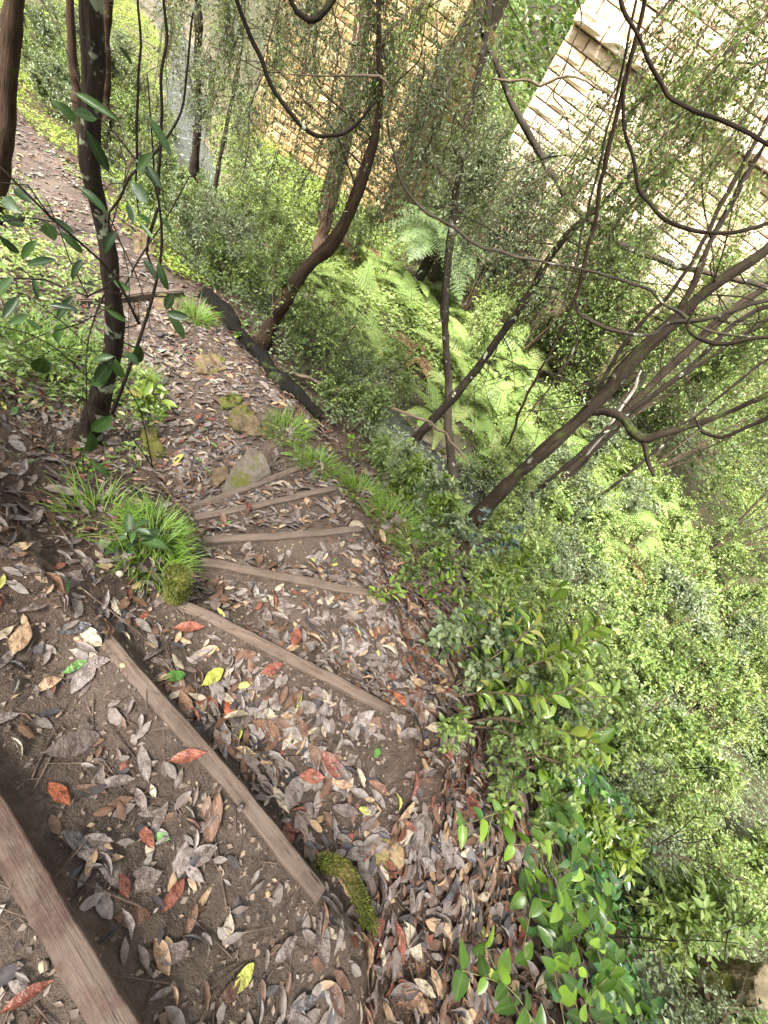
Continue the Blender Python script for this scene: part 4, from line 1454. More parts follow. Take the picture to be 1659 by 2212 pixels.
# ------------------------------------------------------------------ ferns
def frond_mesh(name, mat, pairs, plen, seed, droop=.5, narrow=False, tone=.5, bip=0):
    """unit-length frond along +x, arching; z up"""
    rs = np.random.RandomState(seed)
    ac = Acc()
    s = np.linspace(0, 1, 9)
    spine = np.stack([s * (1 - .12 * s), 0 * s, .28 * s - droop * s * s], -1)
    tube(ac, spine, np.linspace(.011, .002, 9), .12, 4, 0, 0, cap=False)
    t = np.linspace(.12 if narrow else .2, .985, pairs)
    px = np.interp(t, s, spine[:, 0])
    pz = np.interp(t, s, spine[:, 2])
    tx = np.gradient(px)
    tz = np.gradient(pz)
    tan = unit(np.stack([tx, 0 * tx, tz], -1))
    prof = (np.sin(np.clip(t * 1.05, 0, 1) * pi) ** .6 if narrow else (1 - t) ** .75 * np.clip((t - .1) * 7, .3, 1)) * plen + .012
    for sd in (-1, 1):
        P = np.stack([px, 0 * px, pz], -1)
        D = unit(np.array([0, sd, 0]) * 1.0 + tan * (.35 if not narrow else .15) + np.array([0, 0, -.12]) + rs.normal(0, .05, (pairs, 3)))
        N = np.cross(tan, D) * sd
        wd = (np.full(pairs, .9 / pairs * (1.0 if narrow else 1.15)))
        if bip:
            for q in range(bip):
                tt = (q + .5) / bip
                Q = P + D * (prof * tt)[:, None]
                Q[:, 2] -= .10 * prof * tt * tt
                for s2 in (-1, 1):
                    D2 = unit(np.cross(N, D) * s2 + D * .45)
                    leaves(ac, Q, D2, N, .038 * (1 - tt * .75) + 0 * prof, np.full(pairs, .9 / bip * plen * 1.15) * np.clip(prof / plen, .4, 1), np.clip(tone + rs.normal(0, .16, pairs), 0, 1))
        else:
            leaves(ac, P, D, N, prof, wd * 1.25, np.clip(tone + rs.normal(0, .15, pairs), 0, 1))
    return ac.mesh(name, mat)

FR_B = [frond_mesh('frond', F_FERN, 20, .34, 60 + i, .45 + .1 * i, tone=.35 + .15 * i, bip=5) for i in range(4)]
FR_N = [frond_mesh('frond', F_BRIGHT, 24, .10, 70 + i, .4 + .1 * i, True, .5) for i in range(2)]
FR_T = [frond_mesh('frond', F_TFERN, 20, .25, 80 + i, .62 + .08 * i, True, .4 + .1 * i, bip=7) for i in range(3)]
FR_D = [frond_mesh('frond', F_DRY, 18, .3, 90, .8, tone=.5)]

def fern(label, base, n, L, meshes, seed, group=None, el=(25, 65), name='fern', cat='fern', top=0.0):
    rs = np.random.RandomState(seed)
    root = empty(name, base)
    for k in range(n):
        az = 2 * pi * (k + rs.uniform(-.3, .3)) / n
        e = radians(rs.uniform(*el)) - .28
        l = L * rs.uniform(.75, 1.15)
        M = (Matrix.Translation([float(c) for c in base] if not top else (float(base[0]), float(base[1]), float(base[2]) + top)) @ Matrix.Rotation(az, 4, 'Z') @ Matrix.Rotation(-e, 4, 'Y')
             @ Matrix.Rotation(rs.uniform(-.3, .3), 4, 'X') @ Matrix.Scale(l, 4))
        link('frond', meshes[rs.randint(len(meshes))], root, M)
    tag(root, label, cat, group)
    return root

for i, (x, y) in enumerate(poisson(30, (-.3, 2.2), (.9, 4.2), lambda x, y, e, i, c: .3 < e < 1.5 and not (.5 < x < 1.1 and y > 2.2), .24, 29)):
    wshrub(x, y, RS.uniform(.2, .42), RS.uniform(.2, .34), 620, 'small leafy shrub crowding the slope edge', 'small shrubs crowding the slope edge by the steps', tone=.6, mat=(F_MID, F_BRIGHT, F_GREY, F_YEL)[i % 4], ll=(.035, .045, .04, .06)[i % 4], lw=(.02, .022, .026, .026)[i % 4], stem_r=.005, tmpl=LEAF_R if i % 2 else LEAF_M)
for i, (x, y) in enumerate(poisson(58, (-4.2, 6.0), (6.7, 11.3), lambda x, y, e, i, c: c > .75, .42, 8)):
    g = np.array([x, y, Hz(x, y)])
    dry = i % 23 == 4
    fern(place_label(g + np.array([0, 0, .3]), ['withered brown bracken'] if dry else ['yellow-green bracken fern', 'bright bracken clump', 'spreading bracken fern']), g, 5 + i % 4, RS.uniform(.75, 1.15), FR_D if dry else FR_B, 100 + i,
         'withered bracken beyond the creek' if dry else 'bracken ferns beyond the creek')
gtf = ground_at(890, 630)
tf = fern('pale tree fern with long drooping fronds beside the pier', gtf, 19, 1.35, FR_T, 5, None, (15, 55), 'tree_fern', 'tree fern', top=1.25)
ac = Acc()
tube(ac, [gtf - [0, 0, .2], gtf + [0, .02, .6], gtf + [0, 0, 1.28]], [.13, .1, .09], .04, 12, .35, 3)
ac.build('trunk', B_DARK, tf, shade=True, tv=True)
for lab, px, py, n, L, e in [('bright fishbone fern at the edge of the slope beside the path grass', 935, 1140, 7, .38, (20, 70)), ('small fern growing at the base of the grey sapling', 1010, 1160, 5, .3, (20, 60)),
                             ('small fern by the jagged brown rock on the path edge', 640, 985, 5, .2, (20, 60))]:
    fern(lab, ground_at(px, py), n, L, FR_N, int(px), None, e)

# ------------------------------------------------------------------ grass tussocks
def tussock(label, px, py, n, L, r, seed, w=.006, base=None, droop=1.0, name='grass_tuft', tone=.5):
    rs = np.random.RandomState(seed)
    g = ground_at(px, py) if base is None else base
    a = rs.uniform(0, 2 * pi, n)
    q = r * np.sqrt(rs.rand(n))
    bx, by = g[0] + q * np.cos(a), g[1] + q * np.sin(a)
    bz = H0(bx, by)[0] - .01
    d = a + rs.normal(0, .6, n)
    l = L * rs.uniform(.5, 1.2, n)
    S = 5
    t = np.linspace(0, 1, S + 1)
    el = rs.uniform(.75, 1.4, n)
    P = np.zeros((n, S + 1, 3))
    P[:, 0] = np.stack([bx, by, bz], -1)
    for i in range(S):
        ee = el - droop * rs.uniform(.9, 1.5, n) * (i / S) ** 1.1 * 1.1
        P[:, i + 1] = P[:, i] + np.stack([np.cos(d) * np.cos(ee), np.sin(d) * np.cos(ee), np.sin(ee)], -1) * (l / S)[:, None]
    side = np.stack([-np.sin(d), np.cos(d), 0 * d], -1)
    wid = w * (1 - t ** 2 * .95)
    V = np.stack([P - side[:, None] * wid[None, :, None] * .5, P + side[:, None] * wid[None, :, None] * .5], 2).reshape(n, -1, 3)
    F = np.array([[2 * i, 2 * i + 1, 2 * i + 3, 2 * i + 2] for i in range(S)])
    FF = (F[None] + (np.arange(n) * 2 * (S + 1))[:, None, None]).reshape(-1, 4)
    c = np.zeros((n, 2 * (S + 1), 3))
    c[..., 0] = np.clip(tone + rs.normal(0, .2, n), 0, 1)[:, None]
    ac = Acc()
    ac.add(V.reshape(-1, 3), [FF], c.reshape(-1, 3))
    o = ac.build(name, F_GRASS)
    if label:
        tag(o, label, 'grass tuft')
    return o

tussock('large bright grass tussock hanging over the inner ends of the steps', 340, 1150, 480, .13, .10, 1, .0036)
tussock('grass tuft left of the large tussock on the bank', 215, 1120, 110, .17, .1, 2, .004)
tussock('grass tuft in front of the mossy stump', 330, 1215, 200, .18, .10, 3, .004)
tussock('bright grass tuft at the outer end of the second farthest timber', 775, 1070, 260, .2, .13, 4, .005)
tussock('grass tuft on the slope edge between the path and the fishbone fern', 850, 1130, 320, .2, .18, 5, .005)
tussock('grass tuft at the slope edge right of the middle timbers', 900, 1200, 240, .17, .18, 6, .005)
tussock('grass tuft beside the upper end of the mossy log', 425, 690, 260, .22, .12, 7, .006)
tussock('small round grass tuft at the inner path edge near the lichen trunk', 325, 900, 180, .12, .06, 8, .004)
tussock('grass tuft below the jagged rock on the path edge', 620, 935, 260, .2, .16, 9, .005)
tussock('grass tuft at the path edge just past the flat grey rock', 690, 1000, 220, .18, .14, 10, .005)
tussock('grass patch on the bank behind the lichen trunk', 130, 800, 420, .24, .3, 11, .005)
tussock('grass tuft among the twigs at the left edge', 40, 760, 300, .24, .25, 12, .005)
tussock('thin grass tuft under the broad-leaved sapling', 280, 830, 240, .18, .16, 13, .004)
tussock('grass tuft among the creeper at the lower edge', 1180, 1960, 160, .15, .12, 14, .003)
tussock('grass tuft at the creek end of the slope', 880, 1080, 260, .24, .16, 15, .005)
# ------------------------------------------------------------------ near plants with leaves that can be picked apart
def obj_leaf_mats(base, n, stops, rough, trans, spec):
    return leaf_mat(base, stops, rough, trans, spec, per_object=True, vein=True)

M_CREEP = leaf_mat('creeper_leaf', [(0, (.03, .065, .008)), (.4, (.065, .135, .014)), (.75, (.12, .22, .022)), (1, (.24, .37, .04))], .33, .35, .38, True, True)
M_YELL = leaf_mat('young_shrub_leaf', [(0, (.08, .14, .02)), (.45, (.17, .26, .04)), (.8, (.29, .37, .07)), (1, (.34, .30, .09))], .22, .35, .65, True, True)
M_BROAD = leaf_mat('broad_sapling_leaf', [(0, (.018, .038, .012)), (.5, (.034, .072, .02)), (1, (.065, .125, .034))], .38, .3, .4, True, True)

def leaf_mesh(name, tmpl, wr, mat):
    ac = Acc()
    leaves(ac, np.zeros((1, 3)), np.array([[1.0, 0, 0]]), np.array([[0, 0, 1.0]]), np.ones(1), np.full(1, wr), np.array([.5]), tmpl)
    return ac.mesh(name, mat, shade=True)

T_OVAL = [leaf_template(ST, W_OVAL, c, .12, w, .12, i) for i, (c, w) in enumerate([(.15, .01), (.35, .02), (-.1, .015), (.25, .03)])]
T_ROUND = [leaf_template(ST, W_ROUND, c, .10, w, .15, 10 + i) for i, (c, w) in enumerate([(.12, .01), (.3, .02), (.0, .02)])]
T_LAN = [leaf_template(ST, W_LANCE, c, .14, w, .1, 20 + i) for i, (c, w) in enumerate([(.15, .01), (.4, .02), (.05, .02)])]
L_CREEP = [leaf_mesh('leaf', t, .62, M_CREEP) for t in T_ROUND]
L_YELL = [leaf_mesh('leaf', t, .38, M_YELL) for t in T_LAN]
L_BROAD = [leaf_mesh('leaf', t, .42, M_BROAD) for t in T_OVAL]
L_BROADR = [leaf_mesh('leaf', t, .85, M_BROAD) for t in T_ROUND]

def frame(P, D, N, s, sy=1.0):
    D = unit(D)
    N = unit(N - D * (N @ D))
    S = np.cross(N, D)
    return Matrix(((D[0] * s, S[0] * s * sy, N[0] * s, P[0]), (D[1] * s, S[1] * s * sy, N[1] * s, P[1]), (D[2] * s, S[2] * s * sy, N[2] * s, P[2]), (0, 0, 0, 1)))

# broad-leaved sapling in front of the lichen trunk
gs = ground_at(235, 905)
sap = empty('broadleaf_sapling', gs)
tag(sap, 'broad-leaved sapling with large dark leaves around the lichen trunk', 'sapling')
TWS = [([(240, 900), (285, 780), (330, 640), (350, 520), (335, 400), (300, 330)], 1.75, (4, 2)),
       ([(300, 700), (250, 600), (180, 530), (110, 470), (40, 400), (-30, 330)], 1.6, (3, 2)),
       ([(330, 640), (365, 640), (372, 670)], 1.7, (2, 1.5)),
       ([(250, 600), (190, 640), (100, 605), (0, 602), (-40, 600)], 1.5, (2.2, 1.6)),
       ([(180, 530), (120, 480), (60, 470), (0, 480)], 1.5, (1.8, 1.2)),
       ([(110, 470), (60, 400), (0, 395), (-40, 380)], 1.45, (1.8, 1.5)),
       ([(335, 400), (250, 290), (200, 240), (150, 215)], 1.7, (2.2, 1.2)),
       ([(335, 400), (330, 320), (325, 250), (318, 160)], 1.75, (2, 1.4)),
       ([(240, 660), (170, 700), (100, 720), (40, 745)], 1.6, (1.6, 1.2)),
       ([(190, 640), (150, 560), (130, 500), (100, 430)], 1.55, (1.5, 1)),
       ([(260, 640), (300, 560), (360, 470), (410, 380)], 1.8, (2, 1.2)),
       ([(250, 900), (200, 830), (130, 760), (60, 720), (-20, 700)], 1.7, (1.6, 1.4)),
       ([(0, 800), (90, 830), (190, 870), (280, 940), (330, 1010)], 1.6, (1.4, 1)),
       ([(330, 1010), (300, 880), (240, 800), (140, 700), (60, 640)], 1.62, (1.3, 1))]
for pts, rho, w in TWS:
    n = len(pts)
    stem('twig', [(x, y, rho, w[0] + (w[1] - w[0]) * i / (n - 1)) for i, (x, y) in enumerate(pts)], B_DARK, sap, .1, 5, .05)
LV = [(163, 202, 248, 252, 22), (165, 262, 127, 224, 25), (208, 256, 158, 246, 26), (187, 282, 238, 375, 32), (318, 252, 372, 335, 26), (172, 405, 228, 450, 22), (286, 395, 322, 440, 34), (320, 358, 346, 402, 20),
      (32, 408, 72, 440, 38), (8, 428, 42, 458, 30), (2, 470, 52, 486, 28), (100, 482, 118, 520, 34), (105, 470, 162, 502, 20), (130, 500, 182, 548, 24), (-4, 508, 38, 545, 18), (275, 440, 290, 478, 16), (295, 462, 328, 482, 14),
      (252, 500, 220, 542, 18), (375, 634, 360, 667, 18), (362, 676, 404, 685, 18), (362, 680, 403, 733, 24), (342, 565, 360, 628, 20), (244, 605, 282, 628, 18), (230, 668, 274, 695, 15), (105, 660, 170, 668, 18),
      (72, 600, 82, 646, 12), (58, 690, 88, 712, 16), (95, 770, 82, 812, 26), (300, 745, 292, 790, 18), (245, 770, 200, 775, 18), (240, 780, 210, 822, 22), (250, 775, 262, 822, 20), (235, 815, 195, 832, 20), (270, 760, 300, 785, 20),
      (120, 560, 60, 575, 18), (30, 600, -20, 640, 20), (160, 640, 120, 690, 16), (140, 700, 110, 745, 18), (40, 640, 10, 690, 18), (80, 520, 40, 560, 16), (60, 680, 20, 700, 15), (310, 560, 338, 598, 16), (300, 480, 330, 520, 14),
      (200, 930, 238, 905, 20), (195, 935, 192, 985, 18), (200, 1000, 240, 1030, 16), (330, 330, 300, 372, 16), (255, 100, 290, 140, 14), (350, 470, 372, 505, 14), (180, 560, 150, 600, 14)]
for i, (x0, y0, x1, y1, w) in enumerate(LV):
    rho = 1.45 + .3 * ((x0 * .37 + y0 * .11) % 1)
    A = at_rho(x0, y0, rho)
    Bq = at_rho(x1, y1, rho - RS.uniform(-.02, .05))
    L = np.linalg.norm(Bq - A)
    rr = w / math.hypot(x1 - x0, y1 - y0)
    nrm = unit(-ray(x0, y0) + rdir(1)[0] * .35 + np.array([0, 0, .3]))
    ms = L_BROADR if rr > .6 else L_BROAD
    link('leaf', ms[i % len(ms)], sap, frame(A, Bq - A, nrm, L, rr / (.85 if rr > .6 else .42)))

def leafy_plant(label, name, cat, base_px, stems, mesh_list, nleaf, ll, seed, group=None, spread=.9, base=None, rad=.005, mat=TWIG, tilt=.5):
    """stems: lists of (dx, dy, dz) from the base"""
    rs = np.random.RandomState(seed)
    g = ground_at(*base_px) if base is None else base
    root = empty(name, g)
    per = max(1, nleaf // len(stems))
    for s in stems:
        pts = [g - np.array([0, 0, .03])] + [g + np.array(q) for q in s]
        ac = Acc()
        P, r = tube(ac, pts, np.linspace(rad, rad * .4, len(pts)), .03, 6, .1, seed)
        ac.build('stem', mat, root, shade=True, tv=True)
        for k in range(per):
            i = int(len(P) * (1 - .75 * rs.rand() ** 1.6)) - 1
            d = unit(P[min(i + 1, len(P) - 1)] - P[max(i - 1, 0)])
            o = unit(np.cross(d, rdir(1, 0, rs)[0]))
            D = unit(d * tilt + o * spread)
            N = unit(np.array([0, 0, 1.2]) + rdir(1, 0, rs)[0] * .6)
            l = ll * rs.uniform(.6, 1.25)
            link('leaf', mesh_list[rs.randint(len(mesh_list))], root, frame(P[i] + o * rad, D, N, l, rs.uniform(.85, 1.2)))
    tag(root, label, cat, group)
    return root

# bright young shrub on the path edge, and its neighbours
leafy_plant('bright yellow-green young shrub leaning over the slope right of the steps', 'young_shrub', 'shrub', (965, 1500),
            [[(.10, .10, .2), (.24, .25, .42), (.30, .40, .62)], [(.16, .06, .18), (.36, .12, .38), (.52, .2, .52)], [(.05, .16, .2), (.12, .36, .42), (.1, .55, .55)], [(.2, .1, .12), (.42, .05, .26), (.62, .05, .36)],
             [(.14, .2, .22), (.3, .36, .36), (.46, .5, .48)], [(.1, .02, .2), (.22, .02, .42), (.3, .1, .6)]], L_YELL, 230, .09, 1)
M_MIDL = leaf_mat('slope_shrub_leaf', [(0, (.03, .075, .014)), (.45, (.075, .15, .025)), (.8, (.14, .23, .045)), (1, (.26, .33, .07))], .3, .35, .5, True, True)
L_MIDL = [leaf_mesh('leaf', t, .44, M_MIDL) for t in T_OVAL]
for q, (bx_, by_, n_, l_, lab_) in enumerate([(1060, 1440, 90, .06, 'mid-green leafy shrub just right of the bright young shrub'), (1150, 1560, 90, .06, 'mid-green leafy shrub below the bright young shrub, above the creeper'),
                                             (985, 1330, 80, .055, 'mid-green leafy shrub at the slope edge above the bright young shrub'), (1230, 1480, 90, .06, 'mid-green leafy shrub on the slope lower right of the bright young shrub'),
                                             (1100, 1280, 80, .055, 'mid-green leafy shrub below the foot of the thick leaning trunk'), (1290, 1640, 80, .055, 'mid-green leafy shrub at the upper edge of the creeper')]):
    r_ = np.random.RandomState(60 + q)
    leafy_plant(lab_, 'shrub', 'shrub', (bx_, by_), [[tuple(np.array([r_.uniform(-.12, .2), r_.uniform(-.1, .2), .16])), tuple(np.array([r_.uniform(-.2, .32), r_.uniform(-.18, .3), .34]))] for _ in range(6)], L_MIDL if q % 2 else L_YELL, n_, l_, 40 + q)
leafy_plant('small young shrub at the outer end of the level timber', 'young_shrub', 'shrub', (800, 1290), [[(.02, .03, .1), (.05, .06, .2)], [(.05, .0, .09), (.1, .02, .17)]], L_YELL, 26, .06, 2)
leafy_plant('glossy-leaved young shrub at the slope edge above the bright young shrub', 'young_shrub', 'shrub', (905, 1400), [[(.08, .1, .14), (.2, .22, .3)], [(.03, .14, .16), (.1, .3, .34)], [(.12, .04, .14), (.26, .1, .28)]], L_YELL, 70, .07, 3)
leafy_plant('seedling with toothed dark leaves in the large grass tussock', 'seedling', 'seedling', (275, 1185), [[(.0, .01, .08), (.01, .02, .16)], [(.03, .0, .07), (.06, .01, .13)], [(-.02, -.02, .05), (-.04, -.03, .1)]], L_BROAD, 24, .075, 4)
leafy_plant('bright glossy seedling beside the lichen trunk', 'seedling', 'seedling', (315, 880), [[(.02, .02, .12), (.04, .05, .26)], [(.08, .0, .1), (.14, .02, .2)], [(-.05, .04, .1), (-.08, .08, .24)], [(.03, -.06, .12), (.06, -.1, .22)]], L_YELL, 46, .10, 5)
leafy_plant('round-leaved weed hanging over the end of the mossy log', 'weed', 'weed', (520, 735), [[(.05, .02, .1), (.12, .05, .16)], [(-.04, .06, .1), (-.1, .12, .15)], [(.0, -.06, .08), (.02, -.12, .12)]], L_CREEP, 46, .045, 6)
leafy_plant('leafy weed at the path edge beside the lower end of the log', 'weed', 'weed', (745, 985), [[(.05, .04, .08), (.1, .1, .14)], [(-.04, .06, .08), (-.06, .14, .13)], [(.08, -.02, .07), (.16, -.02, .11)]], L_CREEP, 50, .04, 7)
leafy_plant('maidenhair-like weed at the left edge of the path near the grass', 'weed', 'weed', (180, 1020), [[(.04, .02, .08), (.1, .04, .12)], [(-.04, .03, .08), (-.08, .05, .12)]], L_CREEP, 40, .03, 8)
leafy_plant('blue-grey round-leaved shrub at the foot of the thick leaning trunk', 'shrub', 'shrub', (1010, 1190), [[(.05, .05, .2), (.08, .1, .42)], [(.12, .0, .18), (.24, .03, .36)], [(-.06, .08, .18), (-.12, .12, .36)], [(.1, .12, .2), (.22, .2, .4)]],
            [leaf_mesh('leaf', t, .6, leaf_mat('blue_grey_leaf', [(0, (.03, .055, .045)), (.5, (.06, .10, .08)), (1, (.12, .17, .14))], .3, .2, .6, True, True)) for t in T_ROUND], 110, .05, 9)
leafy_plant('blue-grey round-leaved shrub left of the bright young shrub', 'shrub', 'shrub', (890, 1290), [[(.05, .05, .14), (.1, .1, .28)], [(.1, .0, .12), (.2, .03, .26)], [(-.02, .1, .14), (-.04, .2, .26)]],
            [bpy.data.meshes['leaf'] if False else L_CREEP[0]] , 60, .045, 10)

# creeper spilling down the slope at lower right: runners with paired leaves
def creeper():
    rs = np.random.RandomState(21)
    g0 = np.array([1.75, .55, Hz(1.75, .55)])
    root = empty('creeper', g0)
    tag(root, 'dark glossy round-leaved creeper spilling over the slope at lower right', 'creeper')
    vine_m = bark_mat('creeper_stem', (.05, .06, .02), (.16, .16, .07))
    cand = []
    sa = Acc()
    n, q = 0, 0
    CX, CY = rs.uniform(.95, 4.0, 9000), rs.uniform(-1.3, 2.4, 9000)
    CE = H0(CX, CY, False)[1]
    while n < 330:
        x, y, e = CX[q], CY[q], CE[q:q + 1]
        q += 1
        lo = .52 + .22 * sin(y * 3.1)
        if not (lo < e[0] < 3.0) or rs.rand() > .25 + .9 / (1 + max(0, e[0] - 1.3) * 2):
            continue
        n += 1
        az = rs.uniform(0, 2 * pi)
        hgt = rs.uniform(.06, .26)
        pts = []
        for k in range(6):
            zz = Hz(x, y)
            pts.append(np.array([x, y, zz + .015 + hgt * sin(pi * (k + .5) / 6) * rs.uniform(.7, 1.2)]))
            az += rs.normal(0, .45)
            st = rs.uniform(.05, .09)
            x += cos(az) * st
            y += sin(az) * st
        P, r = tube(sa, pts, [.0022] * 6, .03, 4, 0, n, cap=False)
        for i in range(1, len(P), 2):
            d = unit(P[min(i + 1, len(P) - 1)] - P[i - 1])
            for s in (-1, 1):
                o = unit(np.cross(d, np.array([0, 0, 1.0]))) * s
                D = unit(o + d * .5 + np.array([0, 0, rs.uniform(-.1, .5)]))
                N = unit(np.array([0, 0, 1.0]) + rdir(1, 0, rs)[0] * .55)
                cand.append((P[i], D, N, rs.uniform(.042, .08)))
    so = sa.build('runner_stems', vine_m, root, tv=True)
    so['kind'] = 'stuff'
    sx = []
    for c in cand:
        px, py, a = project(c[0])
        inside = -50 < px < 1710 and 0 < py < 2260
        sx.append(c[3] / a if inside else 0)
    order = np.argsort(sx)[::-1]
    rest = []
    for q, i in enumerate(order):
        P, D, N, l = cand[i]
        if q < 300:
            link('leaf', L_CREEP[rs.randint(3)], root, frame(P, D, N, l, rs.uniform(.85, 1.15)))
        else:
            rest.append(cand[i])
    ac = Acc()
    P, D, N = (np.array([r[k] for r in rest]) for k in range(3))
    l = np.array([r[3] for r in rest])
    leaves(ac, P, D, N, l, l * .62, np.clip(rs.normal(.45, .25, len(l)), 0, 1), T_ROUND[0])
    o = ac.build('small_leaves', F_GLOSS, root, shade=True)
    o['kind'] = 'stuff'
creeper()

def gpts(lst, h):
    out = []
    for (x, y), k in zip(lst, h):
        g = ground_at(x, y)
        out.append(g + np.array([0, 0, k]))
    return out
def gvine(label, lst, h, r, mat, name, cat):
    ac = Acc()
    P = gpts(lst, h)
    tube(ac, P, np.linspace(r[0], r[1], len(P)), .03, 7, .2, len(lst))
    o = ac.build(name, mat, None, shade=True, tv=True)
    tag(o, label, cat)
gvine('brown root running over the dead leaves beside the slope', [(1022, 1500), (1018, 1545), (1008, 1600), (1004, 1648)], [.02, .03, .03, .0], (.013, .012), B_BROWN, 'root', 'root')
gvine('tan curved branch lying in the creeper', [(1178, 1838), (1205, 1878), (1255, 1900), (1300, 1908), (1350, 1888), (1388, 1858)], [.02, .06, .09, .1, .09, .05], (.006, .012), B_PALE, 'fallen_branch', 'branch')
gvine('pale straight runner arching over the creeper', [(1172, 1715), (1230, 1775), (1290, 1825), (1345, 1885), (1440, 1935), (1480, 2010), (1520, 2115)], [.12, .18, .2, .2, .2, .16, .06], (.0035, .003), B_PALE, 'runner', 'creeper stem')
gvine('thin green stem hanging at the edge of the litter', [(1085, 1660), (1050, 1725), (1035, 1800), (1045, 1900)], [.12, .1, .06, .01], (.003, .002), bark_mat('green_stem', (.05, .08, .02), (.13, .18, .05)), 'runner', 'creeper stem')
gvine('reddish-brown dead stem leaning across the fine shrubs at the right', [(1330, 1480), (1420, 1410), (1540, 1330), (1680, 1200)], [.3, .5, .7, .9], (.012, .008), B_BROWN, 'dead_stem', 'stem')
gvine('brown dead stem among the shrubs above the creeper', [(1370, 1570), (1450, 1550), (1560, 1515), (1680, 1480)], [.1, .25, .35, .4], (.008, .006), B_BROWN, 'dead_stem', 'stem')
gvine('short sawn stick lying in the dry twigs above the creeper', [(1500, 1690), (1560, 1740)], [.2, .2], (.014, .014), B_PALE, 'fallen_stick', 'stick')

# bare stems and dead twigs standing in the shrubs at right
def dead_stems():
    rs = np.random.RandomState(31)
    for k, (x, y) in enumerate(poisson(34, (.8, 6.5), (-.5, 6.0), lambda x, y, e, i, c: e > 1.6 and c < -.2, .45, 44)):
        g = np.array([x, y, Hz(x, y)])
        q = project(g + np.array([0, 0, .6]))
        if not (900 < q[0] < 1700 and 900 < q[1] < 2150):
            continue
        a = Acc()
        d = unit(np.array([rs.normal(0, .35), rs.normal(0, .35), 1.0]))
        L = rs.uniform(.7, 1.5)
        pts = [g - d * .05]
        for i in range(6):
            d = unit(d + rs.normal(0, .14, 3))
            pts.append(pts[-1] + d * L / 6)
        r0 = rs.uniform(.004, .009)
        P, r = tube(a, pts, np.linspace(r0, r0 * .35, 7), .04, 6, .15, k, kink=.01)
        for b_ in range(rs.randint(2, 6)):
            j = rs.randint(len(P) // 3, len(P) - 1)
            d2 = unit(d * .6 + rdir(1, .2, rs)[0])
            w = [P[j]]
            for _ in range(4):
                d2 = unit(d2 + rs.normal(0, .25, 3))
                w.append(w[-1] + d2 * L * .09)
            tube(a, w, np.linspace(r0 * .5, r0 * .2, 5), .04, 4, 0, k)
        o = a.build('dead_stem', (B_BROWN, B_DARK, B_PALE)[k % 3], None, shade=True, tv=True)
        tag(o, place_label(g + np.array([0, 0, .6]), [('thin brown bare stem', 'thin dark bare stem', 'thin pale dead stem')[k % 3]]), 'stem', 'bare stems standing in the slope shrubs')
dead_stems()
# ------------------------------------------------------------------ fallen leaves
def dead_mat(name, c1, c2, rough=.5, spec=.4):
    m, nt, b = new_mat(name)
    co = objco(nt)
    rnd = nd(nt, 'ShaderNodeObjectInfo').outputs['Random']
    n1 = noise(nt, 3.5, co, 4, .6)
    base = mixc(nt, rnd, c1, c2)
    c = mixc(nt, ramp(nt, n1, [(.42, (0, 0, 0)), (.68, (1, 1, 1))]), base, mixc(nt, 1.0, base, (.5, .45, .42), 'MULTIPLY'))
    sp = ramp(nt, noise(nt, 22, co, 2, .5), [(.66, (0, 0, 0)), (.7, (1, 1, 1))])
    c = mixc(nt, mth(nt, 'MULTIPLY', sp, .6), c, (.03, .02, .015))
    s = sepc(nt, attr(nt, 'Col'))
    v = mth(nt, 'SUBTRACT', 1.0, mth(nt, 'MULTIPLY', s[2], 12.0), True)
    c = mixc(nt, mth(nt, 'MULTIPLY', v, .5), c, mixc(nt, 1.0, c, (1.7, 1.6, 1.5), 'MULTIPLY'))
    nt.links.new(c, b.inputs['Base Color'])
    b.inputs['Roughness'].default_value = rough
    b.inputs['Specular IOR Level'].default_value = spec
    bump(nt, b, n1, .4, .05)
    return m

DEAD = {'grey': dead_mat('grey_dead_leaf', (.13, .106, .096), (.21, .178, .163)),
        'mauve': dead_mat('mauve_dead_leaf', (.095, .072, .062), (.16, .128, .114)),
        'brown': dead_mat('brown_dead_leaf', (.085, .045, .028), (.17, .095, .058)),
        'red': dead_mat('red_dead_leaf', (.12, .042, .028), (.20, .068, .042), .42),
        'pale': dead_mat('pale_dead_leaf', (.29, .24, .175), (.42, .37, .28)),
        'dark': dead_mat('dark_dead_leaf', (.03, .026, .026), (.06, .055, .058), .35),
        'lime': dead_mat('lime_fallen_leaf', (.30, .32, .06), (.40, .40, .14), .35),
        'green': dead_mat('green_fallen_leaf', (.05, .13, .025), (.09, .19, .04), .3),
        'tan': dead_mat('tan_dead_leaf', (.24, .155, .09), (.34, .24, .15)),
        'orange': dead_mat('orange_dead_leaf', (.24, .07, .034), (.29, .10, .048), .38)}

def curl_template(stv, wid, curve, fold, wave, seed, roll=0.0):
    return leaf_template(stv, wid, curve, fold, wave, .1, seed)
SHAPES = [(W_OVAL, .46, .02, .02, .01), (W_OVAL, .40, .06, .05, .015), (W_LANCE, .36, -.04, .07, .015), (W_LANCE, .28, .12, .14, .03), (W_OVAL, .52, -.05, .03, .02), (W_LANCE, .40, .03, -.05, .02), (W_OVAL, .46, .04, -.06, .02), (W_OVAL, .58, .04, .02, .03), (W_LANCE, .22, .1, .28, .04), (W_OVAL, .40, -.06, .12, .03)]
ST9 = [0, .08, .2, .35, .5, .65, .8, .92, 1]
def w9(w):
    return list(np.interp(ST9, ST, w))
DT = [leaf_template(ST9, w9(w), cv, fo, wv, .1, 200 + i, .2) for i, (w, wr, cv, fo, wv) in enumerate(SHAPES)]
DW = [s[1] for s in SHAPES]
DMESH = {}
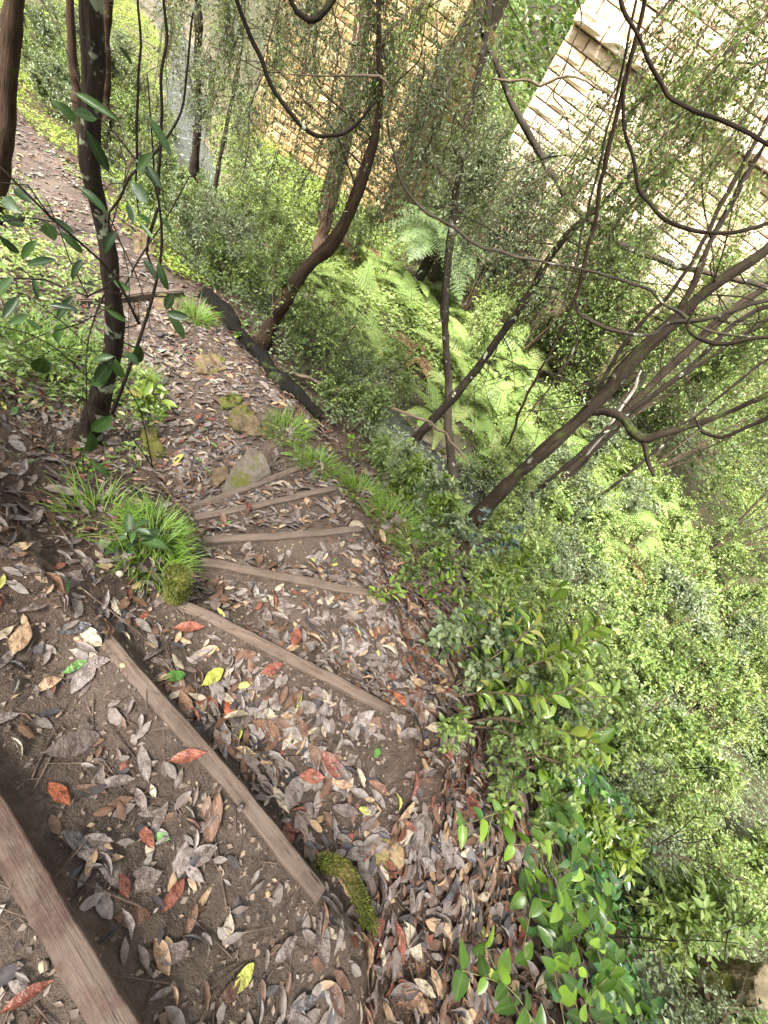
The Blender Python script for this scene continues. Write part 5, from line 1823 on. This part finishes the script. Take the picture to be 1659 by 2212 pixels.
def dmesh(kind, sh):
    if (kind, sh) not in DMESH:
        DMESH[(kind, sh)] = leaf_mesh('fallen_leaf', DT[sh], DW[sh], DEAD[kind])
    return DMESH[(kind, sh)]

def gnormal(x, y, e=.03):
    z0 = H0(x, y)[0]
    zx = H0(x + e, y)[0]
    zy = H0(x, y + e)[0]
    return z0, unit(np.stack([-(zx - z0) / e, -(zy - z0) / e, np.ones_like(x)], -1))

HERO = [  # base px, tip px, kind, shape, lift, label
    (150, 1740, 108, 1690, 'orange', 0, .01, 'bright orange-red leaf on the mud of the nearest tread'),
    (328, 1832, 302, 1782, 'red', 1, .012, 'curled red leaf in the middle of the nearest tread'),
    (275, 1938, 258, 1888, 'red', 4, .01, 'dark red leaf below the curled red leaf on the nearest tread'),
    (498, 2145, 545, 2078, 'lime', 0, .012, 'large yellow-green leaf near the bottom edge'),
    (362, 1652, 440, 1632, 'red', 2, .035, 'long red leaf lying on the long timber'),
    (488, 1552, 500, 1502, 'orange', 1, .012, 'upright red-orange leaf between the two long timbers'),
    (434, 1485, 482, 1448, 'lime', 0, .012, 'pale lime leaf between the two long timbers'),
    (352, 1470, 398, 1460, 'green', 4, .014, 'small dark green leaf near the end of the long timber'),
    (423, 1422, 468, 1402, 'tan', 0, .012, 'pale tan oval leaf above the lime leaf'),
    (375, 1360, 440, 1360, 'red', 2, .012, 'red leaf just below the dark-ended timber'),
    (5, 2182, 118, 2108, 'red', 3, .02, 'long dark red leaf in the lower left corner'),
    (100, 1628, 218, 1596, 'mauve', 0, .012, 'very large grey-brown leaf on the nearest tread'),
    (30, 1420, 62, 1358, 'tan', 4, .02, 'crumpled rusty leaf on the bank at the left edge'),
    (628, 1402, 642, 1360, 'red', 2, .012, 'pinkish red leaf right of the dark-ended timber'),
    (868, 1530, 845, 1495, 'orange', 1, .015, 'orange-red leaf at the outer end of the split timber'),
    (606, 1750, 648, 1682, 'grey', 0, .012, 'large pale grey leaf below the long timber'),
    (140, 1462, 188, 1432, 'green', 1, .02, 'folded pale green leaf on the bank left of the long timber'),
    (855, 1832, 872, 1770, 'brown', 1, .012, 'rusty brown leaf left of the flat tan stone'),
    (865, 1990, 900, 2075, 'pale', 0, .015, 'pale yellowish leaf near the bottom of the litter'),
    (845, 1990, 862, 2080, 'red', 2, .015, 'slender red leaf beside the pale yellowish leaf'),
    (985, 1930, 1000, 1995, 'pale', 1, .02, 'pale oval leaf upright in the litter at lower centre'),
    (480, 1050, 495, 1062, 'orange', 1, .02, 'small orange leaf on the edge of the flat grey rock'),
    (528, 1118, 536, 1092, 'red', 3, .035, 'small red leaf lying across the second farthest timber'),
    (760, 1160, 778, 1130, 'pale', 0, .012, 'pale leaf at the outer end of the timber right of the grass')]
hero_xy = []
for x0, y0, x1, y1, kind, sh, lift, lab in HERO:
    A, Bq = ground_at(x0, y0), ground_at(x1, y1)
    zz, nn = gnormal(np.array([A[0], Bq[0]]), np.array([A[1], Bq[1]]))
    A[2], Bq[2] = zz[0] + lift, zz[1] + lift
    L = np.linalg.norm(Bq - A)
    o = link('fallen_leaf', dmesh(kind, sh), None, frame(A, Bq - A, unit(nn.mean(0) + rdir(1)[0] * .12), L, 1.15))
    tag(o, lab, 'leaf', 'fallen leaves')
    hero_xy.append(((A + Bq) / 2)[:2])

def litter():
    rs = np.random.RandomState(77)
    N = 220000
    x, y = rs.uniform(-9.5, 3.0, N), rs.uniform(-1.2, 5.6, N)
    z, dE, dI, dC = H0(x, y)
    near = np.hypot(x, y)
    onpath = (dE < .05) & (dI < .05)
    outer = (dE >= .05) & (dE < 1.25 + .25 * np.sin(y * 3)) & (x > -.2)
    edge_s = (dE >= .05) & (dE < .45) & (x <= -.2)
    bank = (dI >= .05) & (dI < 1.6)
    side = (x * 0)
    for (ax, ay), (bx, by), zt in TIMB[1:2]:
        L = math.hypot(bx - ax, by - ay)
        side = ((bx - ax) * (y - ay) - (by - ay) * (x - ax)) / L
    dens = np.zeros(N)
    dens = np.where(onpath, np.where(side < 0, 480, 1100), dens)
    dens = np.where(onpath & (x < -1.3), 650, dens)
    dens = np.where(onpath & (x < -2.6), 330, dens)
    dens = np.where(outer, 2000 * np.exp(-np.clip(dE - .7, 0, 9) * .8), dens)
    dens = np.where(edge_s, 500, dens)
    dens = np.where(bank, 700, dens)
    cl = fbm2(x, y, 3.0, 3, 12)
    dens = dens * np.clip(1 + cl * .9, .15, 2)
    p = dens * (12.5 * 6.8) / N
    ok = rs.rand(N) < p
    # clear of the timbers, mostly
    for (ax, ay), (bx, by), zt in TIMB:
        L = math.hypot(bx - ax, by - ay)
        s = ((bx - ax) * (y - ay) - (by - ay) * (x - ax)) / L
        t = ((bx - ax) * (x - ax) + (by - ay) * (y - ay)) / L
        ok &= ~((np.abs(s) < .055) & (t > -.02) & (t < L + .02))
    x, y, dE, dI = x[ok], y[ok], dE[ok], dI[ok]
    n = len(x)
    out = (dE > .05)
    z, nrm = gnormal(x, y)
    kinds = ['grey', 'mauve', 'brown', 'red', 'pale', 'dark', 'lime', 'green', 'tan']
    pp = np.array([.29, .30, .16, .03, .06, .09, .007, .006, .057])
    po = np.array([.16, .24, .31, .065, .05, .09, .005, .005, .075])
    ki = np.array([rs.choice(9, p=po if o else pp) for o in out])
    sh = rs.randint(0, len(SHAPES), n)
    az = rs.uniform(0, 2 * pi, n)
    D = np.stack([np.cos(az), np.sin(az), rs.normal(0, .12, n) + out * rs.normal(0, .14, n)], -1)
    Nn = nrm + rdir(n, 0, rs) * np.where(out, .26, .1)[:, None]
    L = np.clip(rs.lognormal(math.log(.053), .36, n), .022, .12)
    P = np.stack([x, y, z + .006 + rs.uniform(0, .008, n) + out * rs.uniform(0, .014, n)], -1)
    D = unit(D - nrm * (np.sum(D * nrm, -1, keepdims=True)) * .9)
    P = P - D * (L * .5)[:, None]
    v = P - CAM
    dep = v @ FW
    px, py, _ = project(P)
    vis = (px > 0) & (px < 1659) & (py > 0) & (py < 2212) & (dep > .2)
    size = np.where(vis, L / np.clip(dep, .2, None), 0)
    order = np.argsort(size)[::-1]
    WORD = {'grey': 'grey', 'mauve': 'dull mauve-brown', 'brown': 'rusty brown', 'red': 'dark red', 'pale': 'pale bleached', 'dark': 'blackened', 'lime': 'yellow-green', 'green': 'green', 'tan': 'tan'}
    lm = [((a + c) / 2, (b + d) / 2, 'the ' + l.split(' leaf')[0] + ' leaf') for a, b, c, d, _, _, _, l in HERO]
    lm += [(250, 1390, 'the inner end of the long timber'), (670, 1930, 'the outer end of the long timber'), (519, 1745, 'the bolt head'), (430, 1640, 'the middle of the long timber'), (830, 1525, 'the outer end of the split timber'),
           (600, 1410, 'the middle of the split timber'), (370, 1300, 'the dark end of the split timber'), (750, 1935, 'the mossy stick'), (835, 1840, 'the flat tan stone'), (385, 1240, 'the mossy stump'), (100, 1930, 'the nearest timber'),
           (220, 2150, 'the lower end of the nearest timber'), (610, 1250, 'the level timber'), (1010, 1570, 'the brown root'), (1060, 1780, 'the hanging green stem'), (600, 1160, 'the timber ending in the grass'), (1000, 2100, 'the lower end of the litter slope')]
    for i in order[:276]:
        k = kinds[ki[i]]
        o = link('fallen_leaf', dmesh(k, sh[i]), None, frame(P[i], D[i], unit(Nn[i]), float(L[i]), float(rs.uniform(.85, 1.2))))
        if out[i]:
            where = 'in the thick litter right of the steps'
        elif dI[i] > .05:
            where = 'on the bank at the left edge'
        else:
            s2 = [((b[0] - a[0]) * (y[i] - a[1]) - (b[1] - a[1]) * (x[i] - a[0])) > 0 for a, b, _ in TIMB]
            c = sum(s2)
            where = ['behind the nearest timber', 'on the nearest tread', 'on the tread between the two long timbers', 'on the tread beyond the split timber', 'on a narrow tread of the fan', 'on a narrow tread of the fan', 'on a narrow tread of the fan', 'on the path past the steps'][c]
        sz = 'large' if L[i] > .07 else ('small' if L[i] < .042 else 'middling')
        lab = place_label(P[i] + D[i] * L[i] * .5, ['%s dead leaf' % WORD[k], '%s %s dead leaf' % (sz, WORD[k])], '', lm, 90)
        tag(o, lab, 'leaf', '%s leaves %s' % (WORD[k], where))
    rest = order[276:]
    ramp_pos = {k: (i + .5) / 9 for i, k in enumerate(kinds)}
    ac = Acc()
    for s in range(len(SHAPES)):
        q = rest[sh[rest] == s]
        leaves(ac, P[q], D[q], Nn[q], L[q], L[q] * DW[s], (ki[q] + rs.uniform(.2, .8, len(q))) / 9, DT[s])
    m, nt, b = new_mat('leaf_litter')
    src = sepc(nt, attr(nt, 'Col'))
    cols = [(.175, .15, .135), (.125, .098, .085), (.115, .064, .04), (.14, .048, .03), (.31, .26, .19), (.045, .04, .042), (.34, .35, .09), (.07, .16, .032), (.29, .20, .12)]
    c = ramp(nt, src[0], [(i / 9, col) for i, col in enumerate(cols)], 'CONSTANT')
    co = objco(nt)
    n1 = noise(nt, 45, co, 4, .6)
    c = mixc(nt, ramp(nt, n1, [(.4, (0, 0, 0)), (.65, (1, 1, 1))]), c, mixc(nt, 1.0, c, (.5, .46, .43), 'MULTIPLY'))
    vv = mth(nt, 'SUBTRACT', 1.0, mth(nt, 'MULTIPLY', src[2], 12.0), True)
    c = mixc(nt, mth(nt, 'MULTIPLY', vv, .45), c, mixc(nt, 1.0, c, (1.6, 1.5, 1.4), 'MULTIPLY'))
    nt.links.new(c, b.inputs['Base Color'])
    b.inputs['Roughness'].default_value = .5
    b.inputs['Specular IOR Level'].default_value = .4
    o = ac.build('leaf_litter', m, None, shade=True)
    tag(o, 'countless smaller dead leaves strewn over path and slope', kind='stuff')
litter()

# crumbs, twigs and pebbles too small to pick apart
def debris():
    rs = np.random.RandomState(5)
    n = 40000
    x, y = rs.uniform(-4, 2.8, n), rs.uniform(-1.2, 3.6, n)
    z, dE, dI, dC = H0(x, y)
    ok = (dE < 1.4) & (dI < 1.8) & (rs.rand(n) < np.where(dI > .05, 1.0, np.where(dE > .05, .8, .45)))
    x, y, z = x[ok], y[ok], z[ok]
    n = len(x)
    a = rs.uniform(0, 2 * pi, n)
    L = np.clip(rs.lognormal(math.log(.045), .6, n), .012, .28)
    A = np.stack([x, y, z + .006], -1)
    B = A + np.stack([np.cos(a) * L, np.sin(a) * L, 0 * a], -1)
    B[:, 2] = H0(B[:, 0], B[:, 1])[0] + .006 + rs.uniform(0, .012, n)
    ac = Acc()
    twigs_into(ac, A, B, np.clip(L * .022, .0007, .0025))
    m, nt, b = new_mat('twig_litter')
    c = ramp(nt, noise(nt, 14, objco(nt), 3), [(.35, (.025, .016, .011)), (.55, (.085, .055, .038)), (.75, (.22, .16, .11))])
    nt.links.new(c, b.inputs['Base Color'])
    b.inputs['Roughness'].default_value = .8
    o = ac.build('twig_litter', m)
    tag(o, 'fine twigs and bark shreds scattered over the soil', kind='stuff')
    # leaf crumbs
    n = 60000
    x, y = rs.uniform(-4, 2.8, n), rs.uniform(-1.2, 3.6, n)
    z, dE, dI, dC = H0(x, y)
    ok = (dE < 1.3) & (dI < 1.5)
    x, y = x[ok], y[ok]
    z, nn = gnormal(x, y)
    n = len(x)
    ac = Acc()
    l = rs.uniform(.006, .022, n)
    leaves(ac, np.stack([x, y, z + .004], -1), rdir(n, 0, rs) * [1, 1, .15], nn + rdir(n, 0, rs) * .3, l, l * rs.uniform(.3, .8, n), rs.rand(n))
    m, nt, b = new_mat('leaf_crumbs')
    c = ramp(nt, sepc(nt, attr(nt, 'Col'))[0], [(0, (.03, .02, .015)), (.4, (.10, .065, .045)), (.75, (.15, .115, .09)), (1, (.22, .155, .095))])
    nt.links.new(c, b.inputs['Base Color'])
    b.inputs['Roughness'].default_value = .6
    o = ac.build('leaf_crumbs', m)
    tag(o, 'crumbled bits of dead leaf trodden into the mud', kind='stuff')
    # pebbles
    n = 420
    x, y = rs.uniform(-3.5, 1.4, n), rs.uniform(-.8, 3.3, n)
    z, dE, dI, dC = H0(x, y)
    ok = (dE < .5) & (dI < .9)
    x, y, z = x[ok], y[ok], z[ok]
    bm = bmesh.new()
    bmesh.ops.create_icosphere(bm, subdivisions=1, radius=1)
    T0 = np.array([v.co[:] for v in bm.verts])
    F0 = np.array([[v.index for v in f.verts] for f in bm.faces])
    bm.free()
    ac = Acc()
    for i in range(len(x)):
        r = float(np.clip(rs.lognormal(math.log(.006), .45), .003, .02))
        V = T0 * (1 + rs.normal(0, .16, (len(T0), 1))) * np.array([r * rs.uniform(.8, 1.5), r, r * .7]) 
        ac.add(V + [x[i], y[i], z[i] + r * .35], [F0], np.full((len(T0), 3), rs.rand()))
    m, nt, b = new_mat('ochre_pebble')
    c = ramp(nt, sepc(nt, attr(nt, 'Col'))[0], [(0, (.10, .07, .045)), (.5, (.24, .16, .08)), (.8, (.28, .19, .10)), (1, (.30, .26, .21))])
    nt.links.new(c, b.inputs['Base Color'])
    b.inputs['Roughness'].default_value = .8
    o = ac.build('gravel', m)
    tag(o, 'tiny ochre pebbles in the trodden soil', kind='stuff')
debris()
